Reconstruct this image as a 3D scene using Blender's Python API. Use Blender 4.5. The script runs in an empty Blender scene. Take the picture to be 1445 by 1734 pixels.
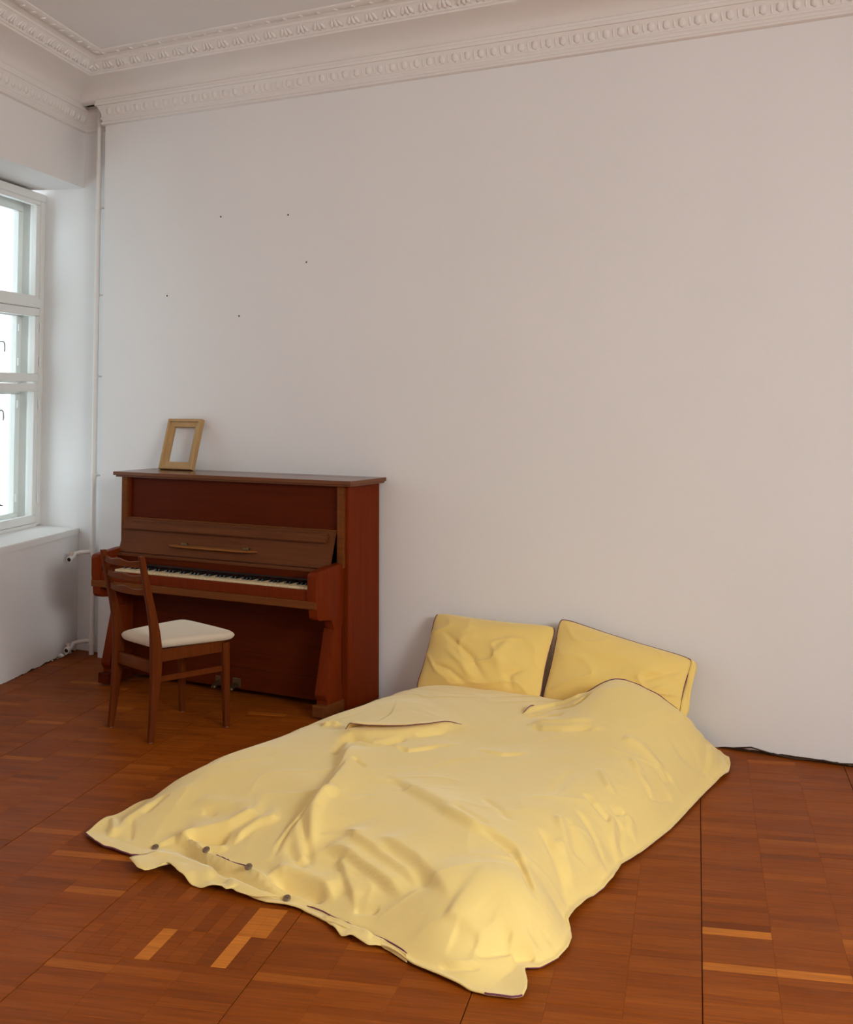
import bpy, bmesh, math, random, json
import numpy as np
from mathutils import Vector, Matrix
R = math.radians
random.seed(7)
scene = bpy.context.scene
COL = scene.collection

# ---------------------------------------------------------------- camera
cam_data = bpy.data.cameras.new('camera')
cam = bpy.data.objects.new('camera', cam_data)
COL.objects.link(cam)
scene.camera = cam
CAM_F, CAM_CY = 2068.85, 540.96            # focal length and principal point row, px of a 1445 x 1734 frame
CAM_YAW, CAM_PITCH, CAM_ROLL = -0.51897, -0.059792, -0.000787
cam_data.sensor_fit = 'HORIZONTAL'
cam_data.sensor_width = 36
cam_data.lens = CAM_F / 1445 * 36
cam_data.shift_y = (CAM_CY - 867) / 1445
_f = Vector((math.sin(CAM_YAW) * math.cos(CAM_PITCH), math.cos(CAM_YAW) * math.cos(CAM_PITCH), -math.sin(CAM_PITCH)))
_r = Vector((math.cos(CAM_YAW), -math.sin(CAM_YAW), 0)); _u = _r.cross(_f)
_r2 = _r * math.cos(CAM_ROLL) + _u * math.sin(CAM_ROLL); _u2 = -_r * math.sin(CAM_ROLL) + _u * math.cos(CAM_ROLL)
CAM_POS = Vector((5.7402, -5.5296, 1.6))
cam.matrix_world = Matrix(((_r2.x, _u2.x, -_f.x, CAM_POS.x), (_r2.y, _u2.y, -_f.y, CAM_POS.y), (_r2.z, _u2.z, -_f.z, CAM_POS.z), (0, 0, 0, 1)))
cam_data.clip_start = 0.05

# ---------------------------------------------------------------- world, lights, exposure
world = bpy.data.worlds.new('daylight'); scene.world = world
world.use_nodes = True
_bg = world.node_tree.nodes['Background']
_bg.inputs[0].default_value = (0.82, 0.90, 0.96, 1)      # even overcast sky
_bg.inputs[1].default_value = 3.2

# room frame: back wall is y = 0, left (window) wall runs from C0 along LD, OUTW points outside through it
C0 = Vector((0, 0.11, 0)); LD = Vector((0.3479, -0.9375, 0)); OUTW = Vector((-0.9375, -0.3479, 0))
def LW(s, off, z): return C0 + LD * s + OUTW * off + Vector((0, 0, z))
ROOM_X, ROOM_Y = 8.6, -7.4

def area(name, pos, target, sx, sy, power, color, portal=False):
    d = bpy.data.lights.new(name, 'AREA'); d.shape = 'RECTANGLE'; d.size = sx; d.size_y = sy
    d.energy = power; d.color = color
    if portal: d.cycles.is_portal = True
    o = bpy.data.objects.new(name, d); COL.objects.link(o); o.location = pos
    o.rotation_euler = (Vector(target) - Vector(pos)).to_track_quat('-Z', 'Z').to_euler()
    return o
area('daylight_right_window', (8.58, -4.3, 2.05), (4.9, -4.9, 0.0), 2.2, 2.2, 400, (0.95, 1.0, 0.985))
area('rear_fill_light', (4.6, -7.35, 2.0), (3.4, 0, 1.0), 2.0, 1.9, 4, (0.95, 1.0, 0.99))  # weak fill lamp, added; the rear wall has no window
area('window_portal', LW(0.54, 0.60, 1.82), LW(0.54, 0, 1.82), 1.4, 2.2, 1, (1, 1, 1), True)

scene.view_settings.view_transform = 'Standard'
scene.view_settings.look = 'None'
scene.view_settings.gamma = 1
scene.view_settings.use_curve_mapping = False
scene.view_settings.exposure = 0.2
try:
    scene.cycles.max_bounces = 10; scene.cycles.diffuse_bounces = 7; scene.cycles.transparent_max_bounces = 12
    scene.cycles.use_denoising = True; scene.cycles.denoiser = 'OPENIMAGEDENOISE'
    scene.cycles.sample_clamp_indirect = 4
    scene.cycles.caustics_reflective = False
except Exception: pass

# ---------------------------------------------------------------- helpers
def tag(o, label=None, cat=None, group=None, kind=None):
    for k, v in (('label', label), ('category', cat), ('group', group), ('kind', kind)):
        if v: o[k] = v
    return o
def thing(name, loc, label, cat, rz=0, group=None):
    o = bpy.data.objects.new(name, None); COL.objects.link(o)
    o.location = loc; o.rotation_euler = (0, 0, rz); o.empty_display_size = 0.1
    return tag(o, label, cat, group)
def root_loc(o):
    l = Vector(o.location)
    while o.parent: o = o.parent; l += Vector(o.location)
    return l
def link(name, me, mat, parent=None):
    o = bpy.data.objects.new(name, me); COL.objects.link(o)
    if mat and not me.materials: me.materials.append(mat)
    if parent: o.parent = parent
    return o
def obj(name, bm, mat, parent=None, smooth=False, world=True):
    """bmesh -> one mesh object; coordinates are world ones (world=True) or already those of the parent"""
    if parent and world:
        bmesh.ops.translate(bm, verts=bm.verts, vec=-root_loc(parent))
    bmesh.ops.recalc_face_normals(bm, faces=bm.faces)
    me = bpy.data.meshes.new(name); bm.to_mesh(me); bm.free()
    if smooth:
        for p in me.polygons: p.use_smooth = True
        try: me.set_sharp_from_angle(angle=R(38))
        except Exception: pass
    return link(name, me, mat, parent)
def add_hex(bm, c):
    """box from 8 corners (bottom loop of 4, top loop of 4)"""
    v = [bm.verts.new(p) for p in c]
    fs = [bm.faces.new([v[i] for i in q]) for q in ((3, 2, 1, 0), (4, 5, 6, 7), (0, 1, 5, 4), (1, 2, 6, 5), (2, 3, 7, 6), (3, 0, 4, 7))]
    return v, fs
def box(x0, x1, y0, y1, z0, z1, bev=0, bm=None, seg=2):
    b = bmesh.new()
    add_hex(b, [(x0, y0, z0), (x1, y0, z0), (x1, y1, z0), (x0, y1, z0), (x0, y0, z1), (x1, y0, z1), (x1, y1, z1), (x0, y1, z1)])
    if bev: bmesh.ops.bevel(b, geom=b.edges[:], offset=bev, segments=seg, affect='EDGES', profile=0.6)
    if bm is None: return b
    join(bm, b); return bm
def join(bm, b):
    m = bpy.data.meshes.new('tmp'); b.to_mesh(m); b.free(); bm.from_mesh(m); bpy.data.meshes.remove(m)
def prism(pts, axis, a, b, bev=0, segs=2):
    """outline pts (2-D) extruded along axis 'x' (pts = y,z), 'y' (pts = x,z) or 'z' (pts = x,y)"""
    f = {'x': lambda p, t: (t, p[0], p[1]), 'y': lambda p, t: (p[0], t, p[1]), 'z': lambda p, t: (p[0], p[1], t)}[axis]
    bm = bmesh.new()
    A = [bm.verts.new(f(p, a)) for p in pts]; B = [bm.verts.new(f(p, b)) for p in pts]
    fa = bm.faces.new(A); fb = bm.faces.new(B[::-1])
    n = len(pts)
    for i in range(n): bm.faces.new((A[i], B[i], B[(i + 1) % n], A[(i + 1) % n]))
    bmesh.ops.recalc_face_normals(bm, faces=bm.faces)
    if bev:
        es = list(fa.edges) + list(fb.edges)
        bmesh.ops.bevel(bm, geom=es, offset=bev, segments=segs, affect='EDGES', profile=0.6)
    return bm
def tube(pts, r, sides=8, bm=None, caps=True):
    bm = bm or bmesh.new(); P = [Vector(p) for p in pts]; rs = r if isinstance(r, (list, tuple)) else [r] * len(P)
    prev = None; N = None
    for i, p in enumerate(P):
        t = (P[min(i + 1, len(P) - 1)] - P[max(i - 1, 0)]).normalized()
        if N is None: N = t.orthogonal().normalized()
        else: N = (N - t * N.dot(t)).normalized()
        Bn = t.cross(N)
        ring = [bm.verts.new(p + (N * math.cos(2 * math.pi * k / sides) + Bn * math.sin(2 * math.pi * k / sides)) * rs[i]) for k in range(sides)]
        if prev:
            for k in range(sides): bm.faces.new((prev[k], prev[(k + 1) % sides], ring[(k + 1) % sides], ring[k]))
        elif caps: bm.faces.new(ring[::-1])
        prev = ring
    if caps: bm.faces.new(prev)
    return bm
def sections(secs, bm=None):
    """loft through a list of closed loops with equal vertex counts, capped"""
    bm = bm or bmesh.new(); prev = None
    for s in secs:
        ring = [bm.verts.new(p) for p in s]; n = len(ring)
        if prev:
            for k in range(n): bm.faces.new((prev[k], prev[(k + 1) % n], ring[(k + 1) % n], ring[k]))
        else: bm.faces.new(ring[::-1])
        prev = ring
    bm.faces.new(prev)
    return bm
def round_path(pts, r, n=5):
    """rounds the corners of a closed 2-D outline; r is one radius or a list"""
    out = []; N = len(pts)
    for i in range(N):
        p = Vector(pts[i]); a = Vector(pts[i - 1]); b = Vector(pts[(i + 1) % N]); ri = r[i] if isinstance(r, (list, tuple)) else r
        da = (a - p); db = (b - p); q = min(ri, da.length * 0.48, db.length * 0.48)
        if q < 1e-5: out.append(tuple(p)); continue
        A = p + da.normalized() * q; B = p + db.normalized() * q
        for k in range(n + 1):
            t = k / n; out.append(tuple(A * (1 - t) ** 2 + p * 2 * t * (1 - t) + B * t * t))
    return out

# ---------------------------------------------------------------- materials
def mat(name, color, rough=0.5, spec=0.5, coat=0, sheen=0):
    m = bpy.data.materials.new(name); m.use_nodes = True
    b = m.node_tree.nodes['Principled BSDF']
    b.inputs['Base Color'].default_value = (*color, 1); b.inputs['Roughness'].default_value = rough
    b.inputs['Specular IOR Level'].default_value = spec
    b.inputs['Coat Weight'].default_value = coat; b.inputs['Coat Roughness'].default_value = 0.25
    b.inputs['Sheen Weight'].default_value = sheen
    return m, m.node_tree, b
def node(nt, kind, **kw):
    n = nt.nodes.new(kind)
    for k, v in kw.items():
        if k.startswith('i_'): n.inputs[int(k[2:]) if k[2:].isdigit() else k[2:].replace('_', ' ')].default_value = v
        else: setattr(n, k, v)
    return n
def noise(nt, vec, scale, detail=4, rough=0.55, dist=0):
    n = node(nt, 'ShaderNodeTexNoise'); n.inputs['Scale'].default_value = scale; n.inputs['Detail'].default_value = detail
    n.inputs['Roughness'].default_value = rough; n.inputs['Distortion'].default_value = dist
    if vec: nt.links.new(vec, n.inputs['Vector'])
    return n.outputs['Fac']
def mapping(nt, src, scale=(1, 1, 1), rot=(0, 0, 0)):
    m = node(nt, 'ShaderNodeMapping'); m.inputs['Scale'].default_value = scale; m.inputs['Rotation'].default_value = rot
    nt.links.new(src, m.inputs['Vector']); return m.outputs['Vector']
def ramp(nt, fac, stops):
    r = node(nt, 'ShaderNodeValToRGB'); nt.links.new(fac, r.inputs['Fac']); e = r.color_ramp.elements
    while len(e) < len(stops): e.new(0.5)
    for k, (p, c) in enumerate(stops): e[k].position = p; e[k].color = (*c, 1) if len(c) == 3 else c
    return r.outputs['Color']
def bump(nt, b, fac, strength, dist=0.01):
    n = node(nt, 'ShaderNodeBump'); n.inputs['Strength'].default_value = strength; n.inputs['Distance'].default_value = dist
    nt.links.new(fac, n.inputs['Height']); nt.links.new(n.outputs['Normal'], b.inputs['Normal'])
def mul(nt, a, bsock_or_val, mode='MULTIPLY', fac=1.0):
    n = node(nt, 'ShaderNodeMix', data_type='RGBA', blend_type=mode); n.inputs[0].default_value = fac
    nt.links.new(a, n.inputs[6])
    if hasattr(bsock_or_val, 'links'): nt.links.new(bsock_or_val, n.inputs[7])
    else: n.inputs[7].default_value = (*bsock_or_val, 1)
    return n.outputs[2]
def coords(nt, which='Object'):
    return node(nt, 'ShaderNodeTexCoord').outputs[which]
def position(nt):
    return node(nt, 'ShaderNodeNewGeometry').outputs['Position']

def plaster(name, color, bump_s=0.25):
    m, nt, b = mat(name, color, 0.9, 0.2)
    p = position(nt)
    c = ramp(nt, noise(nt, p, 0.9, 5), [(0.3, tuple(v * 0.965 for v in color)), (0.7, color)])
    nt.links.new(c, b.inputs['Base Color'])
    f = node(nt, 'ShaderNodeMath', operation='ADD'); nt.links.new(noise(nt, p, 260, 3), f.inputs[0]); nt.links.new(noise(nt, p, 14, 3), f.inputs[1])
    bump(nt, b, f.outputs[0], bump_s, 0.002)
    return m
def wood(name, dark, light, axis='x', rough=0.35, coat=0.4, scale=1.0, spec=0.04):
    m, nt, b = mat(name, dark, rough, spec, 0.3 if coat >= 1 else coat * 0.06)
    sc = {'x': (1.2, 26, 26), 'y': (26, 1.2, 26), 'z': (26, 26, 1.2)}[axis]
    v = mapping(nt, coords(nt), tuple(s * scale for s in sc))
    g = noise(nt, v, 2.2, 6, 0.6, 0.6)
    v2 = mapping(nt, coords(nt), tuple(s * scale * 5 for s in sc))
    f = node(nt, 'ShaderNodeMix', data_type='FLOAT'); f.inputs[0].default_value = 0.3
    nt.links.new(g, f.inputs[2]); nt.links.new(noise(nt, v2, 3, 3), f.inputs[3])
    nt.links.new(ramp(nt, f.outputs[0], [(0.25, dark), (0.75, light)]), b.inputs['Base Color'])
    bump(nt, b, f.outputs[0], 0.06, 0.001)
    return m

WALL = plaster('white_wall_paint', (0.785, 0.768, 0.760))
WALL_LEFT = plaster('window_wall_paint', (0.785, 0.762, 0.750))
CEIL = plaster('ceiling_paint', (0.785, 0.768, 0.760))
STUCCO = plaster('stucco_paint', (0.80, 0.755, 0.725), 0.4)
PAINT = plaster('white_gloss_paint', (0.80, 0.79, 0.76), 0.08)
PAINT.node_tree.nodes['Principled BSDF'].inputs['Roughness'].default_value = 0.4
SILLM = plaster('sill_paint', (0.82, 0.80, 0.78), 0.08)
RAW = mat('bare_plaster', (0.45, 0.40, 0.34), 0.95, 0.1)[0]
GAP = mat('dark_gap', (0.050, 0.022, 0.010), 0.95, 0.05)[0]
# floor boards: the tone of each board comes from its own colour
def floor_mat(name, stuff):
    m, nt, b = mat(name, (0.2, 0.07, 0.02), 0.42, 0.08, 0.0)
    if stuff:
        t = node(nt, 'ShaderNodeAttribute'); t.attribute_name = 'tone'; tone = t.outputs['Fac']; orient = None
    else:
        t = node(nt, 'ShaderNodeObjectInfo'); sx = node(nt, 'ShaderNodeSeparateColor'); nt.links.new(t.outputs['Color'], sx.inputs['Color']); tone = sx.outputs['Red']
    p = position(nt)
    rt = mapping(nt, p, (1, 1, 1), (0, 0, -FLOOR_PHI))
    cb = node(nt, 'ShaderNodeCombineXYZ'); mm = node(nt, 'ShaderNodeMath', operation='MULTIPLY'); mm.inputs[1].default_value = 37.0
    nt.links.new(tone, mm.inputs[0]); nt.links.new(mm.outputs[0], cb.inputs['Z'])
    ad = node(nt, 'ShaderNodeVectorMath', operation='ADD'); nt.links.new(rt, ad.inputs[0]); nt.links.new(cb.outputs[0], ad.inputs[1])
    v = mapping(nt, ad.outputs[0], (3.5, 60, 1))
    g = noise(nt, v, 1.6, 6, 0.6, 0.4)
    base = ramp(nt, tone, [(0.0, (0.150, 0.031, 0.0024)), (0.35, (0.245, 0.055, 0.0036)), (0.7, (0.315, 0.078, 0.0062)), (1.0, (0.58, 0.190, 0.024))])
    gr = ramp(nt, g, [(0.28, (0.70, 0.66, 0.60)), (0.72, (1.16, 1.14, 1.10))])
    col = mul(nt, base, gr)
    blot = ramp(nt, noise(nt, p, 1.3, 4), [(0.3, (0.90, 0.89, 0.88)), (0.7, (1.06, 1.06, 1.06))])
    nt.links.new(mul(nt, col, blot), b.inputs['Base Color'])
    rr = node(nt, 'ShaderNodeMapRange'); rr.inputs[3].default_value = 0.34; rr.inputs[4].default_value = 0.55
    nt.links.new(noise(nt, p, 5, 4), rr.inputs[0]); nt.links.new(rr.outputs[0], b.inputs['Roughness'])
    bump(nt, b, g, 0.12, 0.001)
    return m
FLOOR_PHI = R(17.3)
FLOOR = floor_mat('oiled_oak_parquet', False); FLOOR_S = floor_mat('oiled_oak_parquet_field', True)
PIANO_DARK = wood('mahogany_panel', (0.066, 0.0088, 0.0018), (0.104, 0.0160, 0.0032), 'x', 0.34, 0.25)
PIANO_SIDE = wood('mahogany_side', (0.105, 0.0130, 0.0022), (0.175, 0.0255, 0.0042), 'z', 0.34, 0.25)
PIANO_TRIM = wood('mahogany_trim', (0.105, 0.030, 0.0080), (0.185, 0.058, 0.0150), 'x', 0.30, 0.35)
PIANO_FALL = wood('mahogany_fallboard', (0.088, 0.028, 0.0105), (0.150, 0.048, 0.017), 'x', 0.28, 0.45)
LID_WOOD = wood('polished_lid', (0.105, 0.030, 0.0080), (0.185, 0.058, 0.0150), 'x', 0.22, 1.0, 1.0, 0.2)
PIANO_LEDGE = wood('light_ledge_wood', (0.20, 0.075, 0.020), (0.30, 0.115, 0.032), 'x', 0.35, 0.3)
PIANO_BLACK = mat('dark_inside', (0.012, 0.005, 0.003), 0.6, 0.3)[0]
IVORY = mat('ivory', (0.66, 0.52, 0.30), 0.35, 0.5)[0]
EBONY = mat('ebony', (0.010, 0.009, 0.009), 0.22, 0.6)[0]
BRASS = mat('worn_brass', (0.20, 0.14, 0.07), 0.4, 0.5)[0]; BRASS.node_tree.nodes['Principled BSDF'].inputs['Metallic'].default_value = 0.9
CHAIR = wood('chair_wood', (0.080, 0.0155, 0.0030), (0.142, 0.032, 0.0062), 'z', 0.33, 0.4)
CHAIR_X = wood('chair_wood_rails', (0.092, 0.021, 0.0050), (0.165, 0.043, 0.0095), 'x', 0.30, 0.4)  # paler than the legs: sheen of the slats put into the colour
STEEL = mat('steel_glide', (0.45, 0.42, 0.38), 0.3, 0.5)[0]
PINE = wood('pale_frame_wood', (0.36, 0.215, 0.085), (0.50, 0.315, 0.135), 'z', 0.6, 0.0, 1.3, 0.3)
PIPE = mat('pipe_paint', (0.74, 0.70, 0.66), 0.45, 0.4)[0]
BORE = mat('pipe_inside', (0.03, 0.022, 0.018), 0.9, 0.1)[0]  # near-black colour of the disc in the open pipe end
VALVE = mat('valve_paint', (0.66, 0.52, 0.45), 0.5, 0.4)[0]
IRON = mat('dark_iron', (0.09, 0.075, 0.06), 0.5, 0.4)[0]
CABLE = mat('dark_cable', (0.045, 0.028, 0.02), 0.6, 0.3)[0]
PIPING = mat('purple_piping', (0.16, 0.045, 0.085), 0.75, 0.2)[0]
BUTTON = mat('horn_button', (0.16, 0.105, 0.055), 0.35, 0.5)[0]
def fabric(name, c, wr=0.35, scale=1.0):
    m, nt, b = mat(name, c, 0.85, 0.12, 0, 0.5)
    b.inputs['Sheen Roughness'].default_value = 0.5; b.inputs['Sheen Tint'].default_value = (1.0, 0.93, 0.74, 1)
    p = coords(nt)
    f = node(nt, 'ShaderNodeMath', operation='MULTIPLY_ADD'); f.inputs[1].default_value = 0.06
    nt.links.new(noise(nt, p, 700, 2), f.inputs[0]); nt.links.new(noise(nt, mapping(nt, p, (1.0, 1.5, 1.0), (0, 0, 0.5)), 16 * scale, 4, 0.6, 0.8), f.inputs[2])
    bump(nt, b, f.outputs[0], wr, 0.004)
    col = ramp(nt, noise(nt, p, 2.5, 4), [(0.3, tuple(v * 0.96 for v in c)), (0.7, c)])
    nt.links.new(col, b.inputs['Base Color'])
    return m
DUVET = fabric('yellow_cotton', (0.83, 0.63, 0.225))
PILLOW = fabric('yellow_pillow_cotton', (0.86, 0.62, 0.185), 0.3, 1.4)
SEAT = fabric('cream_seat_cloth', (0.58, 0.485, 0.375), 0.05, 4)
GLASS = bpy.data.materials.new('window_glass'); GLASS.use_nodes = True
_nt = GLASS.node_tree; _nt.nodes.clear()
_o = _nt.nodes.new('ShaderNodeOutputMaterial'); _mx = _nt.nodes.new('ShaderNodeMixShader'); _t = _nt.nodes.new('ShaderNodeBsdfTransparent'); _g = _nt.nodes.new('ShaderNodeBsdfGlossy')
_t.inputs[0].default_value = (0.96, 0.98, 0.98, 1); _g.inputs['Roughness'].default_value = 0.02
_lw = _nt.nodes.new('ShaderNodeLayerWeight'); _pw = _nt.nodes.new('ShaderNodeMath'); _pw.operation = 'POWER'; _pw.inputs[1].default_value = 5.0
_sc = _nt.nodes.new('ShaderNodeMath'); _sc.operation = 'MULTIPLY_ADD'; _sc.inputs[1].default_value = 0.55; _sc.inputs[2].default_value = 0.025
_nt.links.new(_lw.outputs['Facing'], _pw.inputs[0]); _nt.links.new(_pw.outputs[0], _sc.inputs[0]); _nt.links.new(_sc.outputs[0], _mx.inputs[0]); _nt.links.new(_t.outputs[0], _mx.inputs[1]); _nt.links.new(_g.outputs[0], _mx.inputs[2]); _nt.links.new(_mx.outputs[0], _o.inputs[0])

# ================================================================ the room
CEIL_Z = 3.58
def struct(name, bm, m, smooth=False): return tag(obj(name, bm, m, None, smooth), kind='structure')
def lw_box(s0, s1, o0, o1, z0, z1, bm=None, bev=0):
    b = bmesh.new()
    add_hex(b, [LW(s0, o0, z0), LW(s1, o0, z0), LW(s1, o1, z0), LW(s0, o1, z0), LW(s0, o0, z1), LW(s1, o0, z1), LW(s1, o1, z1), LW(s0, o1, z1)])
    bmesh.ops.recalc_face_normals(b, faces=b.faces)
    if bev: bmesh.ops.bevel(b, geom=b.edges[:], offset=bev, segments=2, affect='EDGES')
    if bm is None: return b
    join(bm, b); return bm
STEP_X = 0.285
# back wall with the pipe recess and the window reveal in line with it
bm = bmesh.new()
box(STEP_X, ROOM_X + 0.3, 0, 0.4, 0.0, CEIL_Z + 0.2, 0, bm)
wall_back = struct('wall_back', bm, WALL)
struct('wall_corner', prism([(STEP_X + 0.02, 0.11), (STEP_X + 0.02, 0.4), (-0.62, 0.4), (-0.50, 0.11)], 'z', 0, CEIL_Z + 0.2), WALL)
for x, z in ((1.205, 2.621), (1.687, 2.596), (1.814, 2.323), (0.803, 2.176), (1.345, 2.039)):
    b = bmesh.new(); bmesh.ops.create_cone(b, cap_ends=True, segments=8, radius1=0.0062, radius2=0.0045, depth=0.003, matrix=Matrix.Translation((x, -0.0008, z)) @ Matrix.Rotation(R(90), 4, 'X'))
    obj('nail_hole', b, IRON, wall_back)
# window wall: breast under the sill, lintel over the niche, and the wall on towards the camera
NS = 1.34
bm = bmesh.new()
lw_box(-0.02, NS + 0.4, 0, 0.62, 0, 0.712, bm)
lw_box(-0.02, NS + 0.4, 0, 0.62, 2.905, CEIL_Z + 0.2, bm)
lw_box(NS, 8.4, 0, 0.62, 0, CEIL_Z + 0.2, bm)
wall_left = struct('wall_left', bm, WALL_LEFT)
bm = box(ROOM_X, ROOM_X + 0.3, ROOM_Y - 0.3, 0.0, 0, CEIL_Z + 0.2); struct('wall_right', bm, WALL)
bm = box(1.9, ROOM_X + 0.3, ROOM_Y - 0.3, ROOM_Y, 0, CEIL_Z + 0.2); struct('wall_rear', bm, WALL)
bm = box(-0.9, ROOM_X + 0.3, ROOM_Y - 0.3, 0.4, CEIL_Z, CEIL_Z + 0.25); struct('ceiling', bm, CEIL)

# ---- stucco cornice: profile (projection, height) swept along the walls, mitred in the corner
def offset_path(path, d):
    """2-D polyline moved d into the room (room on the right of the direction of travel)"""
    P = [Vector(p[:2]) for p in path]; out = []
    for i, p in enumerate(P):
        ns = []
        if i > 0: t = (P[i] - P[i - 1]).normalized(); ns.append(Vector((t.y, -t.x)))
        if i < len(P) - 1: t = (P[i + 1] - P[i]).normalized(); ns.append(Vector((t.y, -t.x)))
        if len(ns) == 1: out.append(p + ns[0] * d)
        else:
            m = (ns[0] + ns[1]); m.normalize(); out.append(p + m * (d / max(0.2, m.dot(ns[0]))))
    return out
def sweep(path, prof, i0, i1, bm=None):
    bm = bm or bmesh.new(); rows = []
    for d, z in prof: rows.append([bm.verts.new((q.x, q.y, z)) for q in offset_path(path, d)[i0:i1 + 1]])
    for a, b in zip(rows[:-1], rows[1:]):
        for k in range(len(a) - 1): bm.faces.new((a[k], a[k + 1], b[k + 1], b[k]))
    return bm
far_left = C0 + LD * 7.9
low_path = [far_left[:2], (C0.x, C0.y), (STEP_X, 0.11), (STEP_X, 0.0), (ROOM_X, 0.0)]
_k = Vector((C0.x, C0.y)) + Vector((LD.x, LD.y)) * (0.11 / 0.9375)
top_path = [far_left[:2], tuple(_k), (ROOM_X, 0.0)]
prof_low = [(-0.01, 3.255), (0.012, 3.258), (0.020, 3.264), (0.020, 3.274), (0.012, 3.280), (0.014, 3.289), (0.022, 3.296), (0.022, 3.305), (0.018, 3.310),
            (0.020, 3.33), (0.027, 3.352), (0.038, 3.372), (0.040, 3.376), (0.048, 3.378), (0.050, 3.394), (0.044, 3.398), (0.045, 3.412), (0.030, 3.425), (-0.01, 3.428)]
prof_top = [(-0.01, 3.405), (0.030, 3.41), (0.040, 3.418)]
for k in range(1, 10):
    a = k / 9 * math.pi / 2
    prof_top.append((0.045 + 0.20 * (1 - math.cos(a)), 3.42 + 0.075 * math.sin(a)))
prof_top += [(0.255, 3.497), (0.258, 3.506), (0.268, 3.508), (0.272, 3.516), (0.275, 3.520), (0.290, 3.536), (0.312, 3.552), (0.318, 3.556), (0.326, 3.556), (0.330, 3.566),
             (0.345, 3.570), (0.362, 3.571), (0.366, 3.576), (0.372, 3.574), (0.392, 3.566), (0.412, 3.566), (0.432, 3.575), (0.436, 3.585)]
trim_left = struct('trim_1', sweep(low_path, prof_low, 0, 1), STUCCO, True)
trim_back = struct('trim_2', sweep(low_path, prof_low, 1, 4), STUCCO, True)
cove_left = struct('trim_3', sweep(top_path, prof_top, 0, 1), STUCCO, True)
cove_back = struct('trim_4', sweep(top_path, prof_top, 1, 2), STUCCO, True)
def ellipsoid(rx, ry, rz, sub=1):
    b = bmesh.new(); bmesh.ops.create_icosphere(b, subdivisions=sub, radius=1)
    for v in b.verts: v.co = Vector((v.co.x * rx, v.co.y * ry, v.co.z * rz))
    return b
def ornament_mesh(name, bm):
    bmesh.ops.recalc_face_normals(bm, faces=bm.faces)
    me = bpy.data.meshes.new(name); bm.to_mesh(me); bm.free(); me.materials.append(STUCCO)
    for p in me.polygons: p.use_smooth = True
    return me
egg = ellipsoid(0.022, 0.009, 0.031)
egg_me = ornament_mesh('egg_ornament', egg)
dart = bmesh.new(); join(dart, ellipsoid(0.005, 0.008, 0.034))
dart_me = ornament_mesh('dart_ornament', dart)
leaf = bmesh.new()
for sx, rot in ((-0.024, 24), (0.024, -24), (0, 0)):
    e = ellipsoid(0.012, 0.007, 0.030); bmesh.ops.transform(e, matrix=Matrix.Translation((sx, 0, 0.002)) @ Matrix.Rotation(R(rot), 4, 'Y'), verts=e.verts); join(leaf, e)
leaf_me = ornament_mesh('leaf_ornament', leaf)
bud_me = ornament_mesh('bud_ornament', ellipsoid(0.014, 0.022, 0.005))
def ornaments(name, me, trim, start, direction, normal, n, pitch, d, z, tilt):
    ang = math.atan2(direction[1], direction[0])
    for k in range(n):
        o = link(name, me, None, trim)
        p = Vector(start) + Vector(direction) * (pitch * (k + 0.5)) + Vector(normal) * d
        o.location = (p.x, p.y, z); o.rotation_euler = (tilt, 0, ang)
bn = Vector((0, -1, 0)); ln_ = -OUTW
ornaments('egg_ornament', egg_me, trim_back, (STEP_X + 0.01, 0, 0), (1, 0, 0), bn, 62, 0.076, 0.022, 3.340, R(12))
ornaments('dart_ornament', dart_me, trim_back, (STEP_X + 0.048, 0, 0), (1, 0, 0), bn, 62, 0.076, 0.022, 3.342, R(12))
ornaments('egg_ornament', egg_me, trim_left, C0 + LD * 2.0, -LD, ln_, 26, 0.076, 0.022, 3.340, R(12))
ornaments('dart_ornament', dart_me, trim_left, C0 + LD * 2.038, -LD, ln_, 26, 0.076, 0.022, 3.342, R(12))
ornaments('leaf_ornament', leaf_me, cove_back, (0.42, 0, 0), (1, 0, 0), bn, 40, 0.108, 0.292, 3.533, R(42))
ornaments('leaf_ornament', leaf_me, cove_left, C0 + LD * 2.2, -LD, ln_, 17, 0.108, 0.292, 3.533, R(42))
ornaments('bud_ornament', bud_me, cove_back, (0.60, 0, 0), (1, 0, 0), bn, 39, 0.108, 0.402, 3.565, 0)
ornaments('bud_ornament', bud_me, cove_left, C0 + LD * 2.3, -LD, ln_, 15, 0.108, 0.402, 3.565, 0)

# ---- window sill board
sill = bmesh.new()
pts = [LW(0.0, -0.006, 0), LW(NS, -0.006, 0), LW(NS, 0.42, 0), Vector((-0.42, 0.11, 0))]
add_hex(sill, [p + Vector((0, 0, 0.712)) for p in pts] + [p + Vector((0, 0, 0.752)) for p in pts])
bmesh.ops.recalc_face_normals(sill, faces=sill.faces)
bmesh.ops.bevel(sill, geom=[e for e in sill.edges], offset=0.004, segments=2, affect='EDGES')
struct('trim_5', sill, SILLM)

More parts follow.
